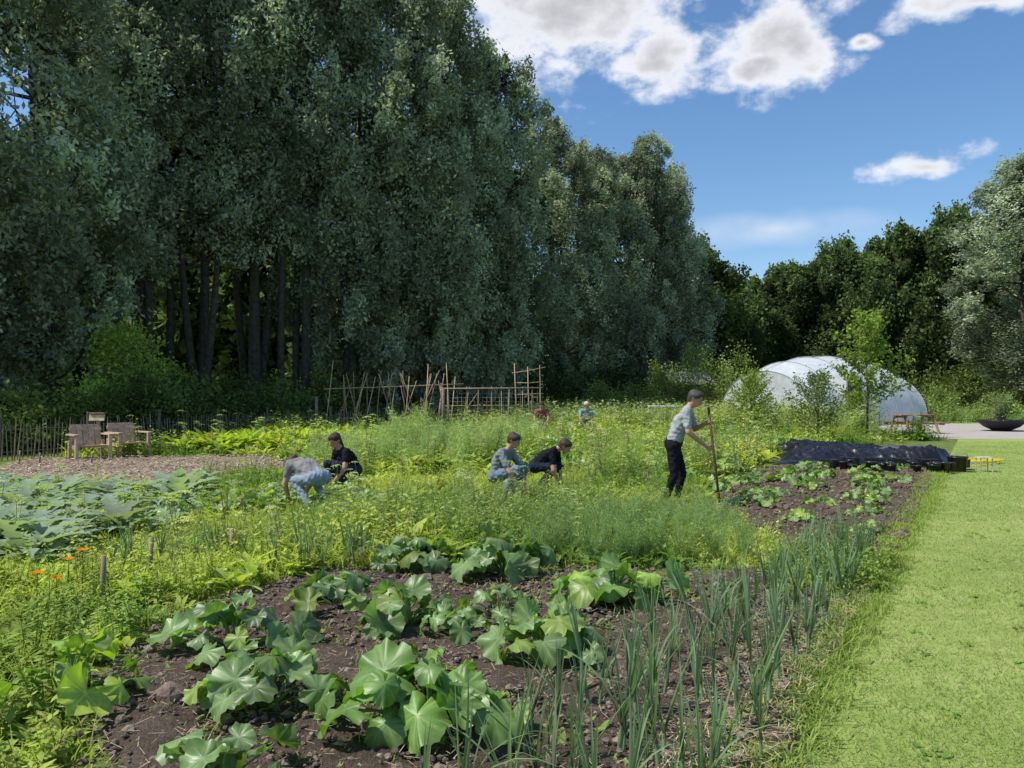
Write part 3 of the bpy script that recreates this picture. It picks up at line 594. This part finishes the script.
pole(mb,(.0,32,2.5),(1.4,32,2.75),.022); pole(mb,(.1,32,1.6),(1.3,32,1.65),.018); pole(mb,(.1,32,2.1),(1.3,32,2.15),.018)
mb.obj('trellis_frame',[M_wood])
mb=MB(); v,f=tube([(-6.6,26,0),(-6.6,26,1.55)],[.065,.055],8); mb.add(v,f,(.18,.14,.11)); mb.obj('wooden_post',[M_wood])
mb=MB(); v,f=tube([(-2.35,26.3,0),(-2.35,26.3,1.85)],[.06,.055],8); mb.add(v,f,(.18,.14,.11)); mb.obj('wooden_post',[M_wood])
for x,y,h in [(-3.0,6.4,.42),(-3.05,5.75,.40),(-2.55,7.0,.38),(-10.6,17.3,.3),(-9.6,17.6,.25),(-11.5,18,.3)]:
    mb=MB(); v,f=tube([(x,y,0),(x+.01,y,h)],[.017,.018],6); mb.add(v,f,(.24,.19,.13)); mb.obj('wooden_stake',[M_wood])

# ---------------------------------------------------------------- sign, chairs
e=empty('wooden_sign',(-10.85,20.2,0))
mb=MB(); v,f=box((0,0,.52),(.07,.07,1.05)); mb.add(v,f,(.38,.27,.17)); mb.obj('post',[M_wood],False,e)
mb=MB(); v,f=box((0,-.06,1.0),(.40,.025,.16),0,-.2); mb.add(v,f,(.55,.42,.28)); v,f=box((0,-.02,1.12),(.36,.14,.03)); mb.add(v,f,(.35,.22,.13)); mb.obj('board',[M_wood],False,e)
def chair(x,y,yaw):
    e=empty('wooden_garden_chair',(x,y,0)); e.rotation_euler=(0,0,yaw); e.scale=(1.08,1.08,1.08); c=(.50,.36,.24)
    def part(n,bs):
        mb=MB()
        for cc,s,rx in bs: v,f=box(cc,s,0,rx); mb.add(v,f,np.array(c)*rng.uniform(.75,1.15))
        mb.obj(n,[M_wood],False,e)
    part('legs',[((sx*.34,yy,.22 if yy>0 else .28),(.07,.07,.44 if yy>0 else .56),0) for sx in(-1,1) for yy in(-.3,.28)])
    part('seat',[((0,-.28+.11*k,.34-.012*k),(.62,.09,.025),0) for k in range(6)])
    part('arms',[((sx*.36,-.02,.58),(.11,.72,.03),0) for sx in(-1,1)]+[((sx*.30,-.02,.3),(.03,.66,.08),0) for sx in(-1,1)])
    part('backrest',[((-.25+.125*k,.36,.56),(.11,.025,.5),-.3) for k in range(5)]+[((0,.40,.70),(.66,.03,.07),-.3)])
chair(-10.35,18.9,.75); chair(-9.95,20.0,.9)

# ---------------------------------------------------------------- polytunnel
e=empty('polytunnel',(0,0,0)); ax=np.array([.86,.5,0]); la=np.array([.5,-.86,0]); c0=np.array([13.4,41.,0]); Wd,Hh,Ln=3.5,3.75,9.6
def hk(s): return 1-.24*abs((s-Ln/2)/(Ln/2))**2.2
def arch(s,t,k=1.):
    a=np.pi*t; h=hk(s); return c0+ax*s+la*(-math.cos(a)*Wd*k*(.6+.4*h))+np.array([0,0,(abs(math.sin(a))**.85)*Hh*k*h])
NA=24; ss=np.linspace(0,Ln,19); mb=MB(); V=[]
for i,s in enumerate(ss):
    sag=1-(.0 if i%3==0 else .014)
    for j in range(NA+1): V.append(arch(s,j/NA,k=sag))
F=[[i*(NA+1)+j,i*(NA+1)+j+1,(i+1)*(NA+1)+j+1,(i+1)*(NA+1)+j] for i in range(18) for j in range(NA)]
mb.add(V,np.array(F),(.50,.53,.54)); mb.obj('cover',[M_film],True,e)
for s,nm in((0,'front_end'),(Ln,'rear_end')):
    mb=MB(); A=[arch(s,j/NA) for j in range(NA+1)]; V=[];F=[]
    for k in range(NA+1): V+= [A[k],[A[k][0],A[k][1],0]]
    for j in range(NA): F.append([2*j+1,2*j+3,2*j+2,2*j])
    mb.add(V,np.array(F),(.5,.53,.54)); mb.obj(nm,[M_film],False,e)
mb=MB()
for s in ss[::3]:
    v,f=tube([arch(s,j/NA,k=1.006) for j in range(NA+1)],.022,6); mb.add(v,f,(.34,.35,.35))
for t in(.2,.5,.8): v,f=tube([arch(s,t,k=1.006) for s in ss],.013,5); mb.add(v,f,(.38,.38,.38))
mb.obj('hoops',[M_metal],True,e)
dc=c0+ax*2.9; ya=math.atan2(ax[1],ax[0])
mb=MB()
for sx in(-.62,.62): v,f=box(dc+ax*sx+la*2.85+[0,0,1.25],(.1,1.1,2.5),ya); mb.add(v,f,(.5,.52,.52))
v,f=box(dc+la*2.85+[0,0,2.55],(1.34,1.14,.1),ya); mb.add(v,f,(.5,.52,.52)); mb.obj('porch',[M_film],False,e)
mb=MB(); v,f=box(dc+la*3.34+[0,0,1.25],(1.14,.05,2.5),ya); mb.add(v,f,(.035,.045,.04)); mb.obj('door',[M_wood],False,e)

# ---------------------------------------------------------------- picnic table
e=empty('picnic_table',(16.7,32.0,0)); e.rotation_euler=(0,0,.25); c=(.30,.17,.10)
def parts(e,n,bs,c,m=M_wood):
    mb=MB()
    for cc,s,ry in bs:
        v,f=box((0,0,0),s,0,0); cr,sr=math.cos(ry),math.sin(ry); v=v@np.array([[1,0,0],[0,cr,sr],[0,-sr,cr]])+np.array(cc); mb.add(v,f,np.array(c)*rng.uniform(.85,1.15))
    return mb.obj(n,[m],False,e)
parts(e,'top',[((0,-.3+.15*k,.76),(1.9,.135,.04),0) for k in range(5)],c)
parts(e,'benches',[((0,sy*(.68+.15*k),.45),(1.9,.13,.04),0) for sy in(-1,1) for k in(0,1)],c)
parts(e,'legs',[((sx*.7,sy*.42,.37),(.05,.09,.85),sy*.45) for sx in(-1,1) for sy in(-1,1)]+[((sx*.7,0,.41),(.045,1.7,.09),0) for sx in(-1,1)]+[((sx*.66,0,.70),(.045,.7,.09),0) for sx in(-1,1)],c)
# ---------------------------------------------------------------- bowl planter
e=empty('planter_bowl',(21.6,34,0)); th=np.linspace(0,2*np.pi,33)[:-1]
mb=MB(); PR=[(.35,0),(.4,.05),(.7,.2),(.95,.42),(1.0,.48),(.93,.48),(.85,.40),(.0,.38)]
V=[[r_*math.cos(t),r_*math.sin(t),z] for r_,z in PR for t in th]; F=[[i*32+j,i*32+(j+1)%32,(i+1)*32+(j+1)%32,(i+1)*32+j] for i in range(len(PR)-1) for j in range(32)]
mb.add(V,np.array(F),(.02,.02,.022)); mb.obj('bowl',[M_metal],True,e)
mb=MB(); inst(mb,p_herb(91,16,1.35,.10,22,.3),np.array([[0,0,.38],[.15,.1,.38],[-.2,0,.38]]),np.array([0,2.,4.]),np.array([1,1,.9]),colvar(3,(.34,.36,.24))); mb.obj('plant',[M_leaf],True,e)

# ---------------------------------------------------------------- shed
e=empty('garden_shed',(11.2,50,0)); e.rotation_euler=(0,0,.3)
parts(e,'walls',[((0,0,1.15),(2.8,2.2,2.3),0)],(.09,.075,.06))
mb=MB(); mb.add([[-1.6,-1.35,2.25],[1.6,-1.35,2.25],[1.6,0,3.1],[-1.6,0,3.1],[-1.6,1.35,2.25],[1.6,1.35,2.25]],np.array([[0,1,2,3],[3,2,5,4]]),(.2,.19,.18)); mb.add([[-1.4,-1.1,2.3],[-1.4,1.1,2.3],[-1.4,0,3.05],[1.4,-1.1,2.3],[1.4,1.1,2.3],[1.4,0,3.05]],np.array([[0,1,2],[4,3,5]]),(.09,.075,.06)); mb.obj('roof',[M_stone],False,e)
parts(e,'door',[((.3,-1.115,.98),(.85,.03,1.95),0)],(.13,.1,.07)); parts(e,'window',[((-.75,-1.115,1.4),(.6,.03,.6),0)],(.03,.035,.04))
e=empty('garden_table',(6.6,34,0)); parts(e,'top',[((0,0,1.1),(1.1,.6,.05),0)],(.7,.75,.68)); parts(e,'legs',[((sx*.45,sy*.22,.54),(.05,.05,1.07),0) for sx in(-1,1) for sy in(-1,1)],(.5,.55,.5))

# ---------------------------------------------------------------- tarp, crates, bucket
def tarp(name,P,col,h,seed,mat,zo=0):
    P=np.asarray(P,float); lo=P.min(0)-.3;hi=P.max(0)+.3; st=.04; nx=int((hi[0]-lo[0])/st);ny=int((hi[1]-lo[1])/st)
    x,y=np.meshgrid(np.linspace(lo[0],hi[0],nx),np.linspace(lo[1],hi[1],ny)); s=sdpoly(x,y,P)+fbm(x+seed,y,1.2,2)*.5
    m=np.clip(s/.5,0,1); m=m*m*(3-2*m); z=.012+m*(zo+h*(.5+.8*fbm(x+3,y,.8,2)).clip(.1)+.20*np.abs(fbm(x*2.2+3+y*.8,y*.9-x*.3,2.2,4))+.10*np.abs(fbm(x*1.6+y,y,7,3)))
    F=(np.arange(ny-1)[:,None]*nx+np.arange(nx-1)[None,:]).ravel(); F=np.stack([F,F+1,F+nx+1,F+nx],-1); k=(s.ravel()[F].min(1)>0)
    mb=MB(); mb.add(np.stack([x,y,z],-1).reshape(-1,3),F[k],col); return mb.obj(name,[mat])
tarp('black_tarpaulin',[(6.1,17.8),(9.7,17.2),(11.4,19.6),(11.2,21.8),(7.4,22.2)],(.010,.010,.012),.36,3,M_plastic)
tarp('grey_tarpaulin',[(8.6,18.3),(10.0,17.8),(11.0,20.0),(9.4,20.6)],(.09,.09,.088),.36,3,M_plastic,.07)
def crate(x,y,yaw):
    e=MB(); c=(.015,.015,.017)
    for cc,s in [((0,0,.02),(.4,.3,.02)),((0,.15,.09),(.4,.015,.13)),((0,-.15,.09),(.4,.015,.13)),((.2,0,.09),(.015,.285,.13)),((-.2,0,.09),(.015,.285,.13)),((0,-.162,.15),(.43,.02,.02)),((0,.162,.15),(.43,.02,.02))]:
        v,f=box(cc,s); e.add(v,f,c)
    for i in range(3):
        for j in range(2):
            v,f=tube([(-.12+.12*i,-.07+.14*j,.03),(-.12+.12*i,-.07+.14*j,.17)],[.04,.055],9); e.add(v,f,(.03,.03,.03))
    o=e.obj('nursery_crate',[M_plastic],False); o.location=(x,y,.05); o.rotation_euler=(0,0,yaw)
for k in range(6): crate(6.9+k*.52+rng.normal(0,.05),16.8+rng.normal(0,.25),rng.uniform(-.6,.6))
def pot(x,y,r_,h):
    mb=MB(); PR=[(0,.005),(r_*.72,.005),(r_,h*.85),(r_*1.08,h*.86),(r_*1.08,h),(r_*.95,h),(r_*.9,h*.8),(0,h*.8)]; K=14
    V=[[x+a*math.cos(t),y+a*math.sin(t),z+.03] for a,z in PR for t in np.arange(K)*2*np.pi/K]; mb.add(V,np.array([[i*K+j,i*K+(j+1)%K,(i+1)*K+(j+1)%K,(i+1)*K+j] for i in range(len(PR)-1) for j in range(K)]),(.02,.02,.023)); mb.obj('plant_pot',[M_plastic],True)
for k in range(24): pot(6.6+rng.uniform(0,2.5),16.0+rng.uniform(-.5,.4),rng.uniform(.06,.11),rng.uniform(.12,.22))
def bucket(x,y,r_,h,col):
    e=empty('bucket',(x,y,0)); mb=MB(); PR=[(0,.005),(r_*.75,.005),(r_,h),(r_*1.06,h),(r_*1.06,h-.02),(r_*.98,h-.02),(r_*.73,.02),(0,.02)]; K=20
    V=[[a*math.cos(t),a*math.sin(t),z] for a,z in PR for t in np.arange(K)*2*np.pi/K]; mb.add(V,np.array([[i*K+j,i*K+(j+1)%K,(i+1)*K+(j+1)%K,(i+1)*K+j] for i in range(len(PR)-1) for j in range(K)]),col); mb.obj('body',[M_plastic],True,e)
    mb=MB(); v,f=tube([[r_*math.cos(a),-.02-.4*r_*math.sin(a),h-.01+r_*.5*math.sin(a)] for a in np.linspace(0,np.pi,12)],.006,5); mb.add(v,f,(.3,.3,.3)); mb.obj('handle',[M_metal],True,e)
bucket(9.25,16.0,.19,.32,(.015,.015,.017))
mb=MB()
for k in range(3):
    v,f=tube([[ (.3+.03*k)*math.cos(a)*1.3,(.3+.03*k)*math.sin(a),.03+.02*k] for a in np.linspace(0,6.28,30)],.012,6,False); mb.add(v,f,(.7,.55,.03))
v,f=tube([[.4,0,.05],[.1,-.5,.03],[-.6,-1.0,.02],[-1.0,-1.1,.02]],.012,6); mb.add(v,f,(.7,.55,.03))
o=mb.obj('garden_hose',[M_plastic]); o.location=(11.0,18.1,.01)
e=empty('garden_stool',(9.8,16.0,0)); parts(e,'top',[((0,0,.3),(.3,.22,.02),0)],(.5,.5,.5),M_metal); parts(e,'legs',[((sx*.12,sy*.08,.15),(.015,.015,.3),0) for sx in(-1,1) for sy in(-1,1)],(.5,.5,.5),M_metal)

# ---------------------------------------------------------------- people
TAGS=['shirt','trousers','skin','hair','shoes']
def person(name,base,yaw,J,col,hair='short',voxel=.016,sleeve=.55,grip={}):
    dx=np.array([math.cos(yaw),math.sin(yaw),0]);dl=np.array([-math.sin(yaw),math.cos(yaw),0]); B=np.array([base[0],base[1],0.])
    w_=lambda p:B+dx*p[0]+dl*p[1]+np.array([0,0,p[2]])
    j={k:w_(v) for k,v in J.items() if k not in('look',)}
    pr=[]
    def C(a,b,ra,rb,tag): pr.append((np.array(a),np.array(b),ra,rb,TAGS.index(tag)))
    pel,ch,nk,hd=j['pelvis'],j['chest'],j['neck'],j['head']
    sL,sR,hL,hR=j['shL'],j['shR'],j['hipL'],j['hipR']
    lat=nrm(sL-sR)
    C(hL,hR,.105,.105,'trousers'); C(pel,pel+(ch-pel)*.25,.125,.12,'trousers')
    w0=pel+(ch-pel)*.3
    C(w0-lat*.07,w0+lat*.07,.108,.108,'shirt')
    for s in(-1,1): C(w0+lat*.06*s,ch+lat*.085*s,.108,.115,'shirt')
    C(ch-lat*.07,ch+lat*.07,.115,.115,'shirt'); up=nrm(nk-ch)
    C(sL-lat*.02,sR+lat*.02,.068,.068,'shirt'); C(ch+lat*.1,sL-up*.03,.09,.065,'shirt'); C(ch-lat*.1,sR-up*.03,.09,.065,'shirt')
    C(ch,nk-up*.03,.1,.065,'shirt'); C(nk-up*.02,hd-nrm(hd-nk)*.03,.052,.05,'skin')
    for s in 'LR':
        a,b,c=j['sh'+s],j['el'+s],j['wr'+s]; m=a+(b-a)*(sleeve if sleeve<=1 else 1)
        C(a,m,.066,.058,'shirt')
        C(m,b,.045,.041,'skin'); C(b,c,.041,.028,'skin')
        h,kn,an=j['hip'+s],j['kn'+s],j['an'+s]
        C(h,kn,.098,.066,'trousers'); C(kn,an+(kn-an)*.12,.065,.05,'trousers')
        tn=nrm(j['toe'+s]-an); hb=an-tn*.05; hb[2]=max(an[2]-.04,.04); tp=j['toe'+s].copy(); C(hb,tp,.042,.036,'shoes'); C(an,hb+tn*.05,.042,.042,'shoes')
    fd=nrm(dx*J['look'][0]+dl*J['look'][1]+np.array([0,0,J['look'][2]])); hu=nrm(nrm(hd-nk)*.6+np.array([0,0,.8])); fd=nrm(fd-hu*(fd@hu)*.6); hl=nrm(np.cross(hu,fd)); hu=np.cross(fd,hl)
    C(hd-fd*.022+hu*.025,hd+fd*.02+hu*.025,.083,.078,'skin'); C(hd+fd*.025-hu*.03,hd+fd*.045-hu*.065,.062,.042,'skin')
    C(hd+fd*.09+hu*.012,hd+fd*.112-hu*.018,.010,.014,'skin'); C(hd+fd*.088-hu*.045,hd+fd*.09-hu*.045,.018,.018,'skin')
    for s in(-1,1): C(hd+hl*s*.083-fd*.005+hu*.01,hd+hl*s*.088-fd*.008-hu*.018,.014,.010,'skin'); C(hd+fd*.078+hu*.032+hl*s*.012,hd+fd*.078+hu*.032+hl*s*.045,.013,.01,'skin')
    C(hd-fd*.035+hu*.05,hd+fd*.03+hu*.058,.085,.068,'hair'); C(hd-fd*.045+hu*.03,hd-fd*.05-hu*.02,.08,.064,'hair')
    for s in(-1,1): C(hd+hl*s*.035+hu*.05+fd*.02,hd+hl*s*.04+hu*.035-fd*.03,.058,.06,'hair')
    if hair=='long': C(hd-fd*.05,hd-fd*.085-hu*.12,.07,.05,'hair'); C(hd-fd*.085-hu*.1,hd-fd*.08-hu*.22,.045,.02,'hair')
    if hair=='bun': C(hd-fd*.1+hu*.06,hd-fd*.115+hu*.065,.045,.045,'hair')
    mb=MB()
    for a,b,ra,rb,t in pr: v,f=capsule(a,b,ra,rb); mb.add(v,f)
    o=mb.obj('tmp',[],False); md=o.modifiers.new('r','REMESH'); md.mode='VOXEL'; md.voxel_size=voxel; s=o.modifiers.new('s','SMOOTH'); s.iterations=3; s.factor=.5
    dg=bpy.context.evaluated_depsgraph_get(); me=bpy.data.meshes.new_from_object(o.evaluated_get(dg)); bpy.data.objects.remove(o)
    n=len(me.vertices); V=np.zeros(n*3,np.float32); me.vertices.foreach_get('co',V); V=V.reshape(-1,3).astype(float)
    fn=len(me.polygons); Cn=np.zeros(fn*3,np.float32); me.polygons.foreach_get('center',Cn); Cn=Cn.reshape(-1,3)
    best=np.full(fn,1e9);tag=np.zeros(fn,int)
    for a,b,ra,rb,t in pr:
        e_=b-a; tt=np.clip(((Cn-a)@e_)/max(e_@e_,1e-9),0,1); d=np.linalg.norm(Cn-a-tt[:,None]*e_,axis=1)-(ra+(rb-ra)*tt); m=d<best; best[m]=d[m]; tag[m]=t
    lv=np.zeros(len(me.loops),np.int32); me.loops.foreach_get('vertex_index',lv); lt=np.zeros(fn,np.int32); me.polygons.foreach_get('loop_total',lt)
    vt=np.zeros(n,int); vt[lv]=np.repeat(tag,lt)
    isc=(vt<2); fo=np.sin(V[:,2]*70+V[:,0]*38+3*np.sin(V[:,1]*30+V[:,2]*20))*.0045+np.sin(V[:,0]*95-V[:,2]*50+V[:,1]*60)*.003
    vnm=np.zeros(n*3,np.float32); me.vertices.foreach_get('normal',vnm); V=V+vnm.reshape(-1,3)*(fo*isc)[:,None]
    out=MB(); cols=np.array([col[t] for t in TAGS])
    for t in range(5):
        fm=np.where(tag==t)[0]
        if len(fm)==0: continue
        st=np.concatenate([[0],np.cumsum(lt)[:-1]])
        for kk in(3,4):
            g=fm[lt[fm]==kk]
            if len(g):
                idx=lv[(st[g][:,None]+np.arange(kk)[None])]; u,inv=np.unique(idx,return_inverse=True); out.add(V[u],inv.reshape(-1,kk),cols[t],{0:0,1:0,2:1,3:2,4:0}[t])
    for s in 'LR':
        el_,wr=j['el'+s],j['wr'+s]; d=nrm(wr-el_); tgt=grip.get(s)
        ref=nrm(dl*(1 if s=='L' else -1)); side=nrm(np.cross(d,ref))
        if side@np.array([0,0,1])<0 and tgt is None: side=-side
        pn=np.cross(side,d); pn*=np.sign(-(pn@ref))
        for q_ in(-1,0,1): v,f=capsule(wr+side*q_*.012,wr+d*.08+side*q_*.024,.017,.016,8); out.add(v,f,cols[2],1)
        for i in range(4):
            o_=(i-1.5)*.021; L=[.068,.078,.073,.056][i]; p=wr+d*.082+side*o_; cu=.55 if tgt is None else 1.15; ang=0; P=[p]
            for sg in(.42,.33,.25): ang+=cu*.8; p=p+(d*math.cos(ang)+pn*math.sin(ang))*L*sg; P.append(p)
            v,f=tube(P,[.0105,.0095,.0085,.0065],7); out.add(v,f,cols[2],1)
        p=wr+d*.02+side*-.03; P=[p,p+d*.03-side*.018+pn*.012,p+d*.055-side*.02+pn*.028,p+d*.072-side*.012+pn*.034]; v,f=tube(P,[.014,.012,.0105,.007],7); out.add(v,f,cols[2],1)
    for s in(-1,1): v,f=capsule(hd+fd*.088+hu*.015+hl*s*.030,hd+fd*.0885+hu*.015+hl*s*.036,.008,.008,8); out.add(v,f,(.03,.02,.02),1)
    v,f=capsule(hd+fd*.103-hu*.045-hl*.02,hd+fd*.103-hu*.045+hl*.02,.0055,.0055,8); out.add(v,f,(.28,.1,.09),1)
    return out.obj(name,[M_cloth,M_skin,M_hair],True)
SK=(.46,.26,.18)
J=dict(pelvis=(-.02,0,.90),chest=(.10,0,1.22),neck=(.20,0,1.42),head=(.29,0,1.54),look=(1,-.25,-.5),shL=(.19,.19,1.36),shR=(.17,-.19,1.36),hipL=(-.02,.1,.88),hipR=(-.02,-.1,.88),
  elL=(.28,.22,1.10),wrL=(.44,.06,1.20),elR=(.20,-.27,1.08),wrR=(.44,-.12,.88),knL=(.10,.13,.48),anL=(.02,.13,.09),toeL=(.18,.14,.04),knR=(.0,-.12,.47),anR=(-.14,-.12,.09),toeR=(.03,-.15,.04))
yw=-.25; bx,by=2.32,11.0
person('man',(bx,by),yw,J,dict(shirt=(.33,.345,.35),trousers=(.012,.013,.018),skin=SK,hair=(.06,.052,.048),shoes=(.03,.03,.03)),grip={'L':1,'R':1},sleeve=.7)
e=empty('garden_hoe',(0,0,0)); mb=MB(); dxx=np.array([math.cos(yw),math.sin(yw),0]);dll=np.array([-math.sin(yw),math.cos(yw),0]); W_=lambda p:np.array([bx,by,0])+dxx*p[0]+dll*p[1]+np.array([0,0,p[2]])
top=W_((.47,.02,1.42)); bot=W_((.62,-.22,.05)); v,f=tube([top,(top+bot)/2,bot],[.018,.018,.018],8); mb.add(v,f,(.09,.05,.03)); mb.obj('handle',[M_wood],True,e)
mb=MB(); v,f=box(bot+[0,0,-.0],(.18,.02,.14),yw+.4,.5); mb.add(v,f,(.2,.2,.2)); mb.obj('blade',[M_metal],False,e)
def squat(ph=.28,sh=(.12,.60),hd=(.30,.78),kn=(.40,.46),an=(.14,.08),hand=(.42,.14),look=(1,0,-.6),el=(.30,.36)):
    return dict(pelvis=(0,0,ph),chest=(sh[0]*.75,0,ph+(sh[1]-ph)*.68),neck=(sh[0]+.08,0,sh[1]+.04),head=(hd[0],0,hd[1]),look=look,shL=(sh[0]+.04,.18,sh[1]),shR=(sh[0]+.04,-.18,sh[1]),hipL=(0,.1,ph),hipR=(0,-.1,ph),
      elL=(el[0],.24,el[1]),elR=(el[0],-.24,el[1]),wrL=(hand[0],.1,hand[1]),wrR=(hand[0],-.1,hand[1]),knL=(kn[0],.17,kn[1]),knR=(kn[0],-.17,kn[1]),anL=(an[0],.14,an[1]),anR=(an[0],-.14,an[1]),toeL=(an[0]+.16,.16,.04),toeR=(an[0]+.16,-.16,.04))
person('man',(-.24,12.2),-.45,squat(.32,(.12,.70),(.30,.88),(.44,.46),(.2,.08),(.46,.14),(1,0,-.6),(.34,.42)),dict(shirt=(.19,.21,.22),trousers=(.15,.20,.27),skin=SK,hair=(.05,.035,.025),shoes=(.04,.04,.04)),sleeve=.7)
person('man',(.40,13.0),-.25,squat(.40,(.28,.66),(.50,.74),(.36,.40),(.08,.08),(.42,.12),(1,0,-.8),(.36,.36)),dict(shirt=(.012,.013,.018),trousers=(.02,.025,.04),skin=SK,hair=(.05,.03,.02),shoes=(.03,.03,.03)),sleeve=.6)
person('woman',(-2.66,10.6),2.5,squat(.46,(.34,.64),(.56,.60),(.30,.42),(.0,.08),(.5,.12),(1,0,-.9),(.42,.36)),dict(shirt=(.22,.21,.20),trousers=(.24,.29,.34),skin=SK,hair=(.08,.05,.03),shoes=(.1,.1,.1)),hair='bun')
person('woman',(-2.55,12.4),-2.5,squat(.40,(.16,.70),(.32,.87),(.38,.50),(.12,.08),(.4,.20),(1,.3,-.6),(.26,.46)),dict(shirt=(.012,.012,.016),trousers=(.03,.035,.05),skin=SK,hair=(.035,.022,.016),shoes=(.1,.1,.1)),hair='long')
person('woman',(1.05,26),-1.8,squat(.66,(.14,1.06),(.26,1.25),(.34,.5),(.05,.08),(.42,.55),(1,0,-.6),(.3,.8)),dict(shirt=(.25,.09,.08),trousers=(.05,.05,.07),skin=SK,hair=(.06,.03,.02),shoes=(.1,.1,.1)),hair='long',voxel=.022)
person('man',(2.45,26),-1.4,squat(.66,(.14,1.06),(.26,1.25),(.34,.5),(.05,.08),(.42,.55),(1,0,-.6),(.3,.8)),dict(shirt=(.22,.30,.42),trousers=(.05,.06,.1),skin=SK,hair=(.5,.46,.38),shoes=(.1,.1,.1)),voxel=.022)
print('FACES',sum(len(m.polygons) for m in bpy.data.meshes))
